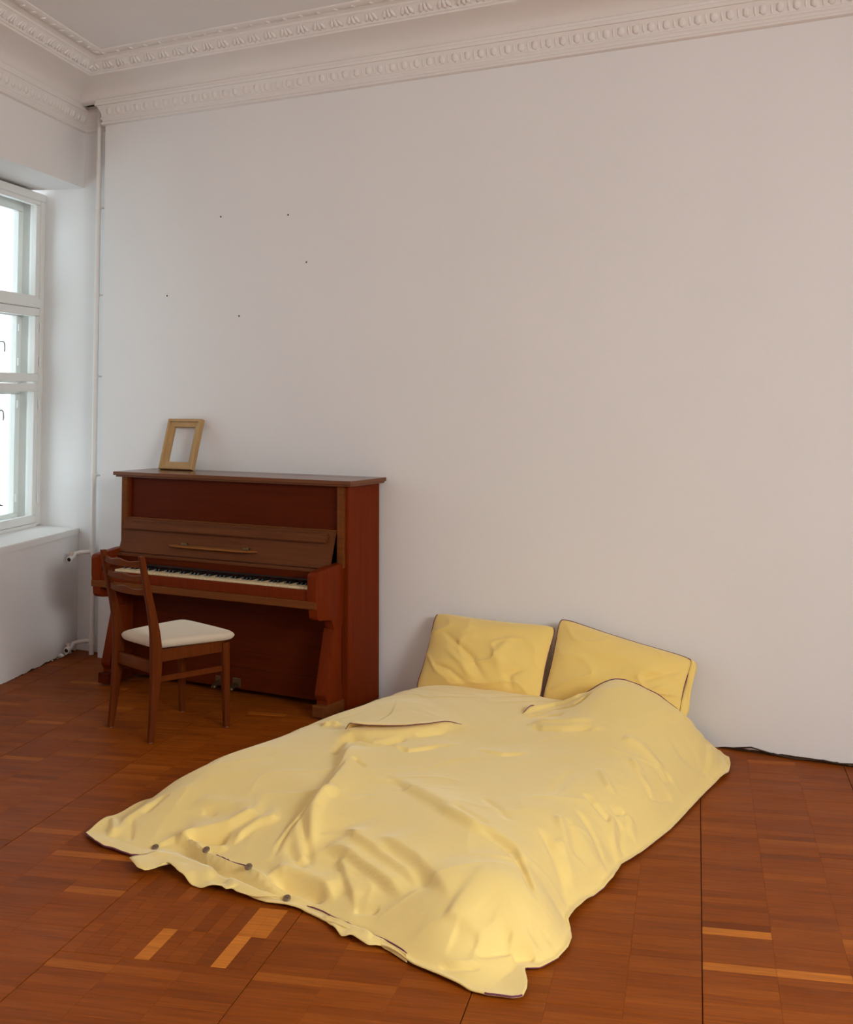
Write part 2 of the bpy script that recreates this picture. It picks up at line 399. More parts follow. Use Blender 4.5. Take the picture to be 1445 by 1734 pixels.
# ---- window_1: box window, inner and outer sashes
win = bpy.data.objects.new('window_1', None); COL.objects.link(win); win.location = LW(0.54, 0.35, 0.757); win['kind'] = 'structure'
S0, S1, SM = -0.122, 1.20, 0.535
def wp(name, bm, m=PAINT, parent=win): return obj(name, bm, m, parent)
bm = bmesh.new()
lw_box(S0, S1, 0.32, 0.40, 2.835, 2.888, bm, 0.004); lw_box(S0, -0.062, 0.32, 0.40, 0.757, 2.84, bm, 0.004); lw_box(1.14, S1, 0.32, 0.40, 0.757, 2.84, bm, 0.004)
lw_box(-0.07, 1.15, 0.318, 0.40, 2.145, 2.200, bm, 0.004); lw_box(-0.07, 1.15, 0.32, 0.40, 0.752, 0.772, bm, 0.003)
wp('frame', bm)
def sash(name, s0, s1, z0, z1, o0, stile, rail, th=0.042, brail=None):
    bm = bmesh.new(); brail = brail or rail
    lw_box(s0, s1, o0, o0 + th, z0, z0 + brail, bm, 0.004); lw_box(s0, s1, o0, o0 + th, z1 - rail, z1, bm, 0.004)
    lw_box(s0, s0 + stile, o0, o0 + th, z0 + brail - .003, z1 - rail + .003, bm, 0.004); lw_box(s1 - stile, s1, o0, o0 + th, z0 + brail - .003, z1 - rail + .003, bm, 0.004)
    s = wp(name, bm)
    b = bmesh.new()
    o = o0 + th * 0.55
    lw_box(s0 + stile - .006, s1 - stile + .006, o, o + 0.004, z0 + brail - .006, z1 - rail + .006, b)
    g = obj('glass_pane', b, GLASS, s)
    return s
for a, b_ in ((-0.060, 0.530), (0.540, 1.138)):
    sash('sash', a, b_, 2.192, 2.838, 0.326, 0.046, 0.030)
    sash('sash', a, b_, 1.672, 2.142, 0.322, 0.046, 0.052)
    sash('sash', a, b_, 0.774, 1.660, 0.322, 0.046, 0.050)
bm = bmesh.new()
for a, b_ in ((-0.17, -0.105), (1.165, 1.225)): lw_box(a, b_, 0.40, 0.47, 0.757, 2.87, bm)
lw_box(-0.11, 1.17, 0.40, 0.47, 2.842, 2.87, bm); lw_box(-0.11, 1.17, 0.40, 0.47, 0.752, 0.775, bm)
wp('box_lining', bm)
bm = bmesh.new()
lw_box(-0.17, 1.225, 0.47, 0.53, 2.82, 2.90, bm); lw_box(-0.17, 1.225, 0.47, 0.53, 0.74, 0.775, bm); lw_box(-0.17, -0.075, 0.47, 0.53, 0.77, 2.83, bm); lw_box(1.11, 1.215, 0.47, 0.53, 0.77, 2.83, bm)
lw_box(-0.08, 1.13, 0.47, 0.53, 2.135, 2.195, bm)
wp('outer_frame', bm)
for a, b_ in ((-0.093, 0.262), (0.266, 0.55), (0.556, 0.84), (0.844, 1.13)):
    sash('outer_sash', a, b_, 2.19, 2.825, 0.462, 0.056, 0.05)
    sash('outer_sash', a, b_, 1.665, 2.140, 0.462, 0.056, 0.045)
    sash('outer_sash', a, b_, 0.772, 1.655, 0.462, 0.056, 0.062)
for z in (1.80, 2.02, 0.93, 1.53):
    b = tube([LW(-0.064, 0.315, z - 0.03), LW(-0.064, 0.315, z + 0.03)], 0.008, 8); wp('hinge', b)
    b = tube([LW(-0.047, 0.455, z - 0.025), LW(-0.047, 0.455, z + 0.025)], 0.007, 8); wp('hinge', b)
for z in (1.90, 1.47):
    pts = [LW(0.235, 0.460, z + 0.016), LW(0.20, 0.452, z + 0.020)] + [LW(0.165 - 0.026 * math.sin(a), 0.45, z + 0.022 * math.cos(a)) for a in [k * math.pi / 12 for k in range(0, 7)]] + [LW(0.136, 0.45, z - 0.022), LW(0.141, 0.45, z - 0.042)]
    wp('window_hook', tube(pts, 0.0042, 6), IRON)
wp('window_stay', tube([LW(0.24, 0.460, 0.91), LW(0.17, 0.452, 0.905), LW(0.12, 0.452, 0.895)], [0.006, 0.009, 0.004], 6), IRON)

# ---- raw plaster edge and gap where walls meet the floor
def ragged(name, p0, p1, inward, seed, hmax):
    rnd = random.Random(seed); bm = bmesh.new(); p0 = Vector(p0); p1 = Vector(p1); n = int((p1 - p0).length / 0.018)
    top = []; bot = []; off = Vector(inward)
    h = 0.006
    for k in range(n + 1):
        h = max(0.0015, min(hmax, h + rnd.uniform(-1, 1) * hmax * 0.35)); q = p0.lerp(p1, k / n)
        bot.append(bm.verts.new(q + off * rnd.uniform(0.001, 0.004) + Vector((0, 0, 0.0005)))); top.append(bm.verts.new(q + off * 0.001 + Vector((0, 0, h))))
    for k in range(n): bm.faces.new((bot[k], bot[k + 1], top[k + 1], top[k]))
    return struct(name, bm, GAP)
ragged('trim_6', (4.02, -0.0005, 0), (ROOM_X, -0.0005, 0), (0, -1, 0), 3, 0.013)
ragged('trim_7', LW(0.05, -0.0005, 0), LW(3.0, -0.0005, 0), -OUTW, 5, 0.012)
rnd = random.Random(11)
for k in range(9):
    s = 0.12 + 0.26 * rnd.random(); r = rnd.uniform(0.006, 0.016)
    b = ellipsoid(r * 1.6, r, r * 0.7); 
    for v in b.verts: v.co *= rnd.uniform(0.75, 1.2)
    bmesh.ops.translate(b, verts=b.verts, vec=LW(s, -0.004 - 0.008 * rnd.random(), r * 0.6 + 0.002)); obj('plaster_chip', b, RAW if k % 3 else WALL, wall_left)

# ---- parquet floor: square panels of 0.602 m, three columns of short boards; joints are real gaps
bm = box(-1.2, ROOM_X + 0.3, ROOM_Y - 0.3, 0.3, -0.12, -0.004)
floor = struct('floor', bm, GAP)
E1 = Vector((math.cos(FLOOR_PHI), math.sin(FLOOR_PHI))); E2 = Vector((-math.sin(FLOOR_PHI), math.cos(FLOOR_PHI)))
PANEL = 0.602; COLS, ROWS = 3, 13
BED = [(2.5, -0.05), (2.45, -1.0), (2.44, -2.1), (4.2, -2.42), (4.2, -0.1)]
def in_poly(p, poly):
    c = False; n = len(poly)
    for i in range(n):
        x1, y1 = poly[i]; x2, y2 = poly[(i + 1) % n]
        if (y1 > p[1]) != (y2 > p[1]) and p[0] < (x2 - x1) * (p[1] - y1) / (y2 - y1) + x1: c = not c
    return c
def cam_px(p):
    d = Vector(p) - CAM_POS; z = d.dot(_f)
    if z <= 0.1: return None
    return 722.5 + CAM_F * d.dot(_r2) / z, CAM_CY - CAM_F * d.dot(_u2) / z, z
rnd = random.Random(21)
boards = []
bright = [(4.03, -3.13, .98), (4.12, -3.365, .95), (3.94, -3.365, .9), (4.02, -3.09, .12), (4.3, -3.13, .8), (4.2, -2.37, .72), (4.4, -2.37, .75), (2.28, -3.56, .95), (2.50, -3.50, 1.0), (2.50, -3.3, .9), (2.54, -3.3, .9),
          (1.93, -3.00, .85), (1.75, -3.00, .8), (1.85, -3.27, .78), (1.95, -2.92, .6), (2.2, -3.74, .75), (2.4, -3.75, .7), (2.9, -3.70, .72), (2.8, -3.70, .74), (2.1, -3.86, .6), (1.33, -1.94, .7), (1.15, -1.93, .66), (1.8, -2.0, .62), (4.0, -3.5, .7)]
for i in range(-8, 19):
    e0 = 0.82 + PANEL * (i - 0); offy = -3.082 if i >= 2 else -2.93
    for j in range(-11, 9):
        f0 = offy + PANEL * j
        perp = (i == 2 and j == -1) or (i == 9 and j == 1)
        ptone = rnd.uniform(-0.07, 0.07)
        for c in range(COLS):
            for r_ in range(ROWS):
                w = PANEL / COLS; h = PANEL / ROWS
                if perp: u0, v0, du, dv = e0 + r_ * h, f0 + c * w, h, w
                else: u0, v0, du, dv = e0 + c * w, f0 + r_ * h, w, h
                cu, cv = u0 + du / 2, v0 + dv / 2
                P = E1 * cu + E2 * cv
                if P.x < -0.6 or P.x > ROOM_X + 0.1 or P.y > 0.25 or P.y < ROOM_Y - 0.1: continue
                if (Vector((P.x, P.y, 0)) - C0).dot(OUTW) > 0.25: continue
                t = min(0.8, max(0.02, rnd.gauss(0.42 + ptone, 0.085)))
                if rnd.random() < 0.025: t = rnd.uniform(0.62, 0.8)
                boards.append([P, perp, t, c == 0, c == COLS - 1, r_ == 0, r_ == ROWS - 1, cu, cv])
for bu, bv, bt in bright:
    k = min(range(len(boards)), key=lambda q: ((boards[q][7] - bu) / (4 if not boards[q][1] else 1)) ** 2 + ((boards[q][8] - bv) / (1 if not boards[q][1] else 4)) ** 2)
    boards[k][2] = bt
W_, H_ = PANEL / COLS, PANEL / ROWS
def board_bm(u, v, bm, P=None, rot=0, dz=0):
    m = Matrix.Translation((P.x, P.y, dz)) @ Matrix.Rotation(rot, 4, 'Z') if P is not None else Matrix.Identity(4)
    a, b = u / 2, v / 2; c = 0.0006
    lo = [(-a, -b, -0.012), (a, -b, -0.012), (a, b, -0.012), (-a, b, -0.012)]
    mi = [(-a, -b, -c), (a, -b, -c), (a, b, -c), (-a, b, -c)]; hi = [(-a + c, -b + c, 0), (a - c, -b + c, 0), (a - c, b - c, 0), (-a + c, b - c, 0)]
    L = [[bm.verts.new(m @ Vector(p)) for p in l] for l in (lo, mi, hi)]
    fs = [bm.faces.new(L[2])]
    for A, B in ((L[0], L[1]), (L[1], L[2])):
        for k in range(4): fs.append(bm.faces.new((A[k], A[(k + 1) % 4], B[(k + 1) % 4], B[k])))
    return fs
seen = []
for k, bd in enumerate(boards):
    q = cam_px((bd[0].x, bd[0].y, 0))
    if q and -10 < q[0] < 1455 and 900 < q[1] < 1745 and not in_poly((bd[0].x, bd[0].y), BED): seen.append((q[2], k))
seen.sort(); front = {k for _, k in seen[:300]}
bmb = bmesh.new(); board_bm(W_ - 0.0003, H_ - 0.0003, bmb); plank_me = bpy.data.meshes.new('plank'); bmb.to_mesh(plank_me); bmb.free(); plank_me.materials.append(FLOOR)
fieldv = []; fieldf = []; tones = []
rnd = random.Random(5)
for k, (P, perp, t, c0_, c1_, r0_, r1_, cu, cv) in enumerate(boards):
    dz = rnd.uniform(-0.0007, 0.0)
    su = (c0_ + c1_) * 0.0012; sv = (r0_ + r1_) * 0.0005           # wider joint round each panel
    rot = FLOOR_PHI + (R(90) if perp else 0)
    ou = (0.0008 if c0_ else 0) - (0.0008 if c1_ else 0); ov = (0.0007 if r0_ else 0) - (0.0007 if r1_ else 0)
    if perp: Q = P + E2 * ou + E1 * ov
    else: Q = P + E1 * ou + E2 * ov
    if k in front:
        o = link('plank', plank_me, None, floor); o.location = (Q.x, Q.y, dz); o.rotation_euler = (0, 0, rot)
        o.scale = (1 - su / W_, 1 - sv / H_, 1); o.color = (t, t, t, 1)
    else:
        a, b = (W_ - 0.0003 - su) / 2, (H_ - 0.0003 - sv) / 2; n0 = len(fieldv); cs, sn = math.cos(rot), math.sin(rot); c = 0.0006
        for (x, y, z) in [(-a, -b, -0.012), (a, -b, -0.012), (a, b, -0.012), (-a, b, -0.012), (-a, -b, -c), (a, -b, -c), (a, b, -c), (-a, b, -c), (-a + c, -b + c, 0), (a - c, -b + c, 0), (a - c, b - c, 0), (-a + c, b - c, 0)]:
            fieldv.append((Q.x + x * cs - y * sn, Q.y + x * sn + y * cs, z + dz))
        fieldf.append((n0 + 8, n0 + 9, n0 + 10, n0 + 11))
        for A in (0, 4):
            for q in range(4): fieldf.append((n0 + A + q, n0 + A + (q + 1) % 4, n0 + A + 4 + (q + 1) % 4, n0 + A + 4 + q))
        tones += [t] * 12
me = bpy.data.meshes.new('parquet_field'); me.from_pydata(fieldv, [], fieldf)
at = me.attributes.new('tone', 'FLOAT', 'POINT'); at.data.foreach_set('value', tones)
fld = link('parquet_field', me, FLOOR_S, floor); fld['kind'] = 'stuff'

# ================================================================ radiator pipe in the corner
PX, PY = 0.187, 0.046
pipe = thing('radiator_pipe', (PX, PY, 0), 'white painted heating riser in the room corner with two cut off radiator stubs', 'pipe')
obj('riser', tube([(PX, PY, 0.0), (PX, PY, 1.5), (PX + 0.004, PY, 3.47)], 0.0155, 12), PIPE, pipe, True)
for z in (2.755, 2.209, 1.702, 1.092):
    b = tube([(PX, PY, z - 0.012), (PX, PY, z + 0.012)], 0.019, 10); tube([(PX + 0.014, PY, z), (PX + 0.04, 0.112, z)], 0.006, 6, b)
    obj('pipe_clip', b, PIPE, pipe)
for z, dz, e in ((0.625, -0.03, (0.150, -0.105)), (0.085, -0.032, (0.150, -0.115))):
    b = tube([(PX, PY, z - 0.024), (PX, PY, z + 0.024)], 0.0215, 12); obj('tee_joint', b, PIPE, pipe, True)
    ex, ey = e
    b = tube([(PX, PY, z), (PX - 0.045, PY - 0.06, z - 0.002), (PX - 0.062, PY - 0.085, z - 0.008), (ex - 0.006, ey + 0.03, z + dz * 0.7), (ex, ey, z + dz)], 0.013, 10)
    br = obj('branch_pipe', b, PIPE, pipe, True)
    v = Vector((ex, ey, z + dz)); d = Vector((ex + 0.006 - (ex - 0.006), -0.03, dz * 0.3)).normalized(); d = Vector((0.2, -0.93, -0.25)).normalized()
    b = tube([v - d * 0.035, v + d * 0.012], 0.0185, 12); vb = obj('valve_body', b, PIPE, pipe, True)
    b = tube([v + d * 0.0115, v + d * 0.0128], 0.0125, 12); obj('open_bore', b, BORE, vb)
    b = tube([v - d * 0.012 + Vector((0, 0, 0.012)), v - d * 0.012 + Vector((0, 0, 0.032))], [0.010, 0.016], 10); obj('valve_knob', b, VALVE, pipe, True)
b = tube([(4.17, -0.012, 0.012), (4.25, -0.02, 0.028), (4.34, -0.016, 0.012), (4.45, -0.02, 0.006), (4.56, -0.014, 0.015), (4.62, -0.012, 0.010), (4.72, -0.02, 0.022), (4.82, -0.018, 0.006), (4.95, -0.016, 0.008), (5.1, -0.02, 0.006), (5.22, -0.022, 0.022), (5.32, -0.02, 0.008), (5.5, -0.02, 0.006)], 0.0035, 6)
tag(obj('cable', b, CABLE, None, True), 'thin dark cable lying along the foot of the back wall, right of the bed', 'cable')

# ================================================================ upright piano
PXL, PXR = 0.785, 2.312
XM = (PXL + PXR) / 2
piano = thing('upright_piano', (XM, -0.20, 0), 'reddish brown upright piano standing against the white back wall', 'piano')
def pp(name, bm, m, parent=piano, smooth=False): return obj(name, bm, m, parent, smooth)
YF, YB = -0.325, -0.030
for sx, (a, b_) in (('l', (PXL, PXL + 0.052)), ('r', (PXR - 0.052, PXR))):
    pp('side_panel', box(a, b_, YF, YB, 0.012, 1.128, 0.003), PIANO_SIDE)
pp('back_panel', box(PXL + 0.05, PXR - 0.05, YB - 0.03, YB - 0.005, 0.05, 1.12), PIANO_DARK)
for a, b_ in ((PXL + 0.004, PXL + 0.045), (PXR - 0.058, PXR - 0.020)):
    pp('stile', box(a, b_, YF - 0.018, YF + 0.02, 0.715, 1.127, 0.003), PIANO_TRIM)
# lid
lid = bmesh.new(); box(PXL - 0.040, PXR + 0.040, -0.368, YB + 0.006, 1.136, 1.156, 0.003, lid); box(PXL - 0.030, PXR + 0.030, -0.356, YB + 0.004, 1.126, 1.137, 0.003, lid)
lid_o = pp('lid', lid, LID_WOOD)
pp('hinge_seam', box(PXL + 0.03, PXR - 0.03, -0.1225, -0.1195, 1.1545, 1.1563), PIANO_BLACK, lid_o)
pp('upper_panel', box(PXL + 0.044, PXR - 0.056, -0.315, -0.295, 0.89, 1.127, 0.002), PIANO_DARK)
pp('panel_rail', box(PXL + 0.044, PXR - 0.056, -0.338, -0.305, 0.885, 0.904, 0.004), PIANO_TRIM)
# open fallboard leaning back against the panel
FX0, FX1 = PXL + 0.048, PXR - 0.062
def sloped(x0, x1, z0, y0, z1, y1, th, bev=0.002):
    bm = bmesh.new()
    add_hex(bm, [(x0, y0, z0), (x1, y0, z0), (x1, y0 + th, z0), (x0, y0 + th, z0), (x0, y1, z1), (x1, y1, z1), (x1, y1 + th, z1), (x0, y1 + th, z1)])
    bmesh.ops.bevel(bm, geom=bm.edges[:], offset=bev, segments=2, affect='EDGES'); return bm
fall = pp('fallboard', sloped(FX0, FX1, 0.718, -0.408, 0.897, -0.352, 0.016), PIANO_FALL)
pp('lip_rail', sloped(FX0 + 0.004, FX1 - 0.03, 0.842, -0.392, 0.886, -0.378, 0.022, 0.006), PIANO_FALL, fall)
ledge = sections([[(x, -0.392 + 0.0, 0.772 - (h)), (x, -0.392 - d, 0.772 - h * 0.6), (x, -0.392 - d, 0.772 + h * 0.6), (x, -0.390, 0.772 + h)] for x, d, h in ((1.19, 0.006, 0.003), (1.23, 0.026, 0.006), (1.30, 0.032, 0.007), (1.68, 0.032, 0.007), (1.75, 0.026, 0.006), (1.79, 0.006, 0.003))])
lg = pp('music_ledge', ledge, PIANO_LEDGE)
for x in (1.30, 1.72): pp('ledge_hinge', box(x - 0.02, x + 0.02, -0.402, -0.388, 0.780, 0.790, 0.001), BRASS, lg)
pp('hinge_rail', box(FX0, FX1, -0.432, -0.39, 0.700, 0.716, 0.003), PIANO_FALL)
pp('name_board', sloped(FX0, FX1, 0.640, -0.418, 0.702, -0.425, 0.02), PIANO_DARK)
pp('felt_strip', box(FX0, FX1, -0.434, -0.416, 0.655, 0.664, 0.002), PIANO_BLACK)
# key bed
ARX0, ARX1 = 0.792, 2.286      # outer faces of the arms
pp('keybed', box(ARX0 + 0.03, ARX1 - 0.03, -0.55, -0.30, 0.535, 0.585, 0.003), PIANO_DARK)
pp('keybed_rail', box(ARX0 - 0.004, ARX1 - 0.002, -0.568, -0.545, 0.543, 0.580, 0.003), PIANO_TRIM)
pp('key_slip', box(ARX0 + 0.052, ARX1 - 0.052, -0.556, -0.535, 0.578, 0.632, 0.005), PIANO_SIDE)
KX0, KX1 = 0.930, 2.214
for a, b_ in ((ARX0 + 0.052, KX0 - 0.002), (KX1 + 0.002, ARX1 - 0.052)):
    pp('key_block', box(a, b_, -0.545, -0.42, 0.585, 0.650, 0.004), PIANO_DARK)
kw = (KX1 - KX0) / 52
def shared(name, bm, m):
    bmesh.ops.recalc_face_normals(bm, faces=bm.faces)
    me = bpy.data.meshes.new(name); bm.to_mesh(me); bm.free(); me.materials.append(m); return me
wk = shared('white_key', box(-kw / 2 + 0.0007, kw / 2 - 0.0007, 0, 0.13, 0, 0.024, 0.0012, None, 1), IVORY)
bkm = bmesh.new(); add_hex(bkm, [(-0.0058, 0, 0), (0.0058, 0, 0), (0.0058, 0.09, 0), (-0.0058, 0.09, 0), (-0.0045, 0.010, 0.0125), (0.0045, 0.010, 0.0125), (0.0045, 0.09, 0.0125), (-0.0045, 0.09, 0.0125)])
bmesh.ops.bevel(bkm, geom=bkm.edges[:], offset=0.001, segments=1, affect='EDGES')
bk = shared('black_key', bkm, EBONY)
RL = root_loc(piano)
for k in range(52):
    o = link('white_key', wk, None, piano); o.location = Vector((KX0 + (k + 0.5) * kw, -0.536, 0.618)) - RL
    if k < 51 and 'ABCDEFG'[k % 7] in 'ACDFG':
        o = link('black_key', bk, None, piano); o.location = Vector((KX0 + (k + 1) * kw, -0.492, 0.641)) - RL
# arms, legs and toes
arm_out = [(-0.30, 0.742), (-0.40, 0.738), (-0.53, 0.724), (-0.572, 0.716), (-0.572, 0.60), (-0.560, 0.545), (-0.556, 0.487), (-0.43, 0.474), (-0.41, 0.42), (-0.345, 0.42), (-0.315, 0.485), (-0.30, 0.52)]
arm_r = [0, 0.02, 0.05, 0.022, 0.03, 0.02, 0.03, 0.025, 0.008, 0.01, 0.03, 0]
arm_o = round_path(arm_out, arm_r)
leg_out = [(-0.41, 0.425), (-0.345, 0.425), (-0.345, 0.17), (-0.325, 0.09), (-0.325, 0.012), (-0.45, 0.012), (-0.468, 0.066), (-0.468, 0.082), (-0.488, 0.112)]
leg_o = round_path(leg_out, [0, 0, .03, .01, 0, 0, 0.005, 0.005, 0.012])
for s, (a, b_) in ((-1, (ARX0, ARX0 + 0.052)), (1, (ARX1 - 0.052, ARX1))):
    pp('arm', prism(arm_o, 'x', a, b_, 0.004), PIANO_SIDE, piano, True)
    la, lb = (a + 0.0, b_ + 0.012) if s < 0 else (a - 0.012, b_)
    pp('leg', prism(leg_o, 'x', la, lb, 0.003), PIANO_SIDE, piano, True)
    pp('toe', box(la - 0.004, lb + 0.004, -0.505, -0.30, 0.008, 0.066, 0.006), PIANO_TRIM if s > 0 else PIANO_DARK)
pp('lower_panel', box(PXL + 0.05, PXR - 0.05, -0.290, -0.270, 0.135, 0.54, 0.003), PIANO_DARK)
pp('bottom_rail', box(PXL + 0.05, PXR - 0.05, -0.300, -0.265, 0.030, 0.140, 0.003), PIANO_DARK)
for x in (1.475, 1.590):
    pp('pedal_plate', box(x - 0.028, x + 0.028, -0.304, -0.298, 0.036, 0.086, 0.004), BRASS)
    ped = sections([[(x + w * c, y, z + 0.005 * s_) for c, s_ in ((-1, -1), (1, -1), (1, 1), (-1, 1))] for y, z, w in ((-0.29, 0.062, 0.008), (-0.315, 0.058, 0.009), (-0.335, 0.046, 0.013), (-0.355, 0.040, 0.014), (-0.362, 0.040, 0.009))])
    pp('pedal', ped, BRASS)

# ================================================================ empty picture frame on the lid
b0 = Vector((0.8669, -0.1150, 1.1585)); b1 = Vector((1.1148, -0.1150, 1.1585)); t0 = Vector((0.8500, -0.0300, 1.4447))
fu = (b1 - b0); FWD = fu.length; fu.normalize(); fv = (t0 - b0); fv -= fu * fv.dot(fu); FH = fv.length; fv.normalize(); fn = fu.cross(fv)    # fn faces the room
frame = thing('picture_frame', tuple(b0), 'empty pale wooden picture frame leaning on the wall on top of the piano', 'frame')
def fp(u, v, n): return b0 + fu * u + fv * v + fn * n
def mitre(p, q, w, prof, inward):
    """one mitred rail from corner p to q (u,v); prof = (distance in from the outer edge, depth)"""
    p = Vector(p); q = Vector(q); t = (q - p).normalized(); i_ = Vector(inward)
    secs = []
    for c, sg in ((p, 1), (q, -1)):
        secs.append([fp(*(c + (i_ + t * sg) * d), n) for d, n in prof])
    return sections(secs)
prof = [(0, -0.014), (0, 0.016), (0.004, 0.020), (0.016, 0.020), (0.019, 0.010), (0.044, 0.004), (0.046, 0.000), (0.046, -0.014)]
c = [(0, 0), (FWD, 0), (FWD, FH), (0, FH)]
for k, inw in enumerate(((0, 1), (-1, 0), (0, -1), (1, 0))):
    obj('frame_rail', mitre(c[k], c[(k + 1) % 4], 0.046, prof, inw), PINE, frame)

# ================================================================ dining chair
chair = thing('dining_chair', (1.6367, -1.1609, 0), 'brown wooden chair with slatted back and cream padded seat, drawn up to the piano', 'chair', -0.2934)
def cp(name, bm, m=CHAIR, parent=chair, smooth=True): return obj(name, bm, m, parent, smooth, False)
def rr(cx, cy, z, wx, wy, r=0.007):
    return [(cx + x, cy + y, z) for x, y in round_path([(-wx / 2, -wy / 2), (wx / 2, -wy / 2), (wx / 2, wy / 2), (-wx / 2, wy / 2)], r, 2)]
def lerp_keys(keys, z):
    for a, b_ in zip(keys[:-1], keys[1:]):
        if a[0] <= z <= b_[0]:
            t = (z - a[0]) / (b_[0] - a[0]); t = t * t * (3 - 2 * t) if False else t
            return [a[i] + (b_[i] - a[i]) * t for i in range(1, len(a))]
    return list(keys[-1][1:])
# z, y centre, depth (y), width (x)
KEYS = [(0.0, 0.006, 0.026, 0.026), (0.10, 0.017, 0.033, 0.027), (0.28, 0.033, 0.050, 0.028), (0.36, 0.036, 0.056, 0.028), (0.43, 0.035, 0.054, 0.028), (0.50, 0.027, 0.046, 0.028), (0.60, 0.006, 0.037, 0.027), (0.70, -0.018, 0.032, 0.026), (0.80, -0.040, 0.028, 0.025), (0.846, -0.050, 0.026, 0.024)]
for s in (-1, 1):
    secs = []
    for k in range(25):
        z = 0.846 * k / 24; y, d, w = lerp_keys(KEYS, z)
        x = s * (0.183 - 0.012 * min(1, z / 0.4) + 0.006 * max(0, (z - 0.45) / 0.4))
        secs.append(rr(x, y, z + 0.003, w, d, 0.006))
    cp('rear_leg', sections(secs))
    secs = [rr(s * (0.196 - 0.006 * z / 0.4), 0.412 - 0.012 * z / 0.4, z + 0.003, 0.027 + 0.012 * z / 0.4, 0.027 + 0.012 * z / 0.4, 0.007) for z in (0, 0.1, 0.2, 0.3, 0.4)]
    cp('front_leg', sections(secs))
    for y, x in ((0.006, 0.183), (0.412, 0.196)):
        b = bmesh.new(); bmesh.ops.create_cone(b, cap_ends=True, segments=10, radius1=0.009, radius2=0.010, depth=0.004, matrix=Matrix.Translation((s * x, y, 0.002))); cp('glide', b, STEEL, chair, False)
    x = s * 0.178
    def sidebar(z0, z1, th, y0=0.055, y1=0.392, dx=0.010):
        bm = bmesh.new(); xa, xb = x, x + s * dx
        add_hex(bm, [(xa - th, y0, z0), (xa + th, y0, z0), (xb + th, y1, z0), (xb - th, y1, z0), (xa - th, y0, z1), (xa + th, y0, z1), (xb + th, y1, z1), (xb - th, y1, z1)])
        bmesh.ops.recalc_face_normals(bm, faces=bm.faces)
        bmesh.ops.bevel(bm, geom=bm.edges[:], offset=0.003, segments=2, affect='EDGES'); return bm
    cp('side_apron', sidebar(0.358, 0.412, 0.010))
    cp('side_stretcher', sidebar(0.266, 0.292, 0.008, 0.05, 0.395))
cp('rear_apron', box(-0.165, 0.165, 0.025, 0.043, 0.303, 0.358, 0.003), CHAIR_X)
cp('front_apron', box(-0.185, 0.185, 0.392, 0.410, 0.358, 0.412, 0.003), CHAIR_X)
# seat pad: rounded trapezoid
def seat_pt(u, v, zf):
    y = 0.030 + 0.415 * (v + 1) / 2
    hw = 0.160 + 0.078 * min(1.0, ((v + 1) / 2) / 0.92)
    return Vector((u * hw, y, zf))
N = 20; bm = bmesh.new(); top = {}; bot = {}
for i in range(N + 1):
    for j in range(N + 1):
        u, v = -1 + 2 * i / N, -1 + 2 * j / N
        uu, vv = math.copysign(1 - (1 - abs(u)) ** 1.8, u), math.copysign(1 - (1 - abs(v)) ** 1.8, v)
        e = max(0.0, (1 - abs(uu) ** 14)) ** 0.42 * max(0.0, (1 - abs(vv) ** 14)) ** 0.42
        pu = uu * (1 - 0.05 * abs(vv) ** 6); pv = vv * (1 - 0.05 * abs(uu) ** 6)
        top[i, j] = bm.verts.new(seat_pt(pu, pv, 0.437 + 0.020 * e + 0.009 * (1 - uu * uu) * (1 - vv * vv)))
        edge = i in (0, N) or j in (0, N)
        bot[i, j] = top[i, j] if edge else bm.verts.new(seat_pt(pu, pv, 0.437 - 0.026 * e))
for i in range(N):
    for j in range(N):
        bm.faces.new((top[i, j], top[i + 1, j], top[i + 1, j + 1], top[i, j + 1]))
        q = (bot[i, j], bot[i, j + 1], bot[i + 1, j + 1], bot[i + 1, j])
        if len(set(q)) == 4:
            try: bm.faces.new(q)
            except ValueError: pass
o = cp('seat_cushion', bm, SEAT)
# three curved back slats with a scalloped upper edge
for z, y in ((0.808, -0.041), (0.742, -0.027), (0.678, -0.012)):
    secs = []
    for k in range(17):
        t = k / 16; x = -0.168 + 0.336 * t; bow = -0.022 * (1 - (2 * t - 1) ** 2)
        up = 0.016 + 0.0045 * math.cos((t - 0.5) * 4 * math.pi) * (1 if 0.1 < t < 0.9 else 0.6); dn = -0.016 + 0.0035 * (2 * t - 1) ** 2
        yy = y + bow
        secs.append([(x, yy - 0.007, z + dn + 0.002), (x, yy - 0.005, z + dn), (x, yy + 0.006, z + dn), (x, yy + 0.007, z + dn + 0.002), (x, yy + 0.005, z + up - 0.003), (x, yy, z + up), (x, yy - 0.006, z + up - 0.003)])
    cp('back_slat', sections(secs), CHAIR_X)

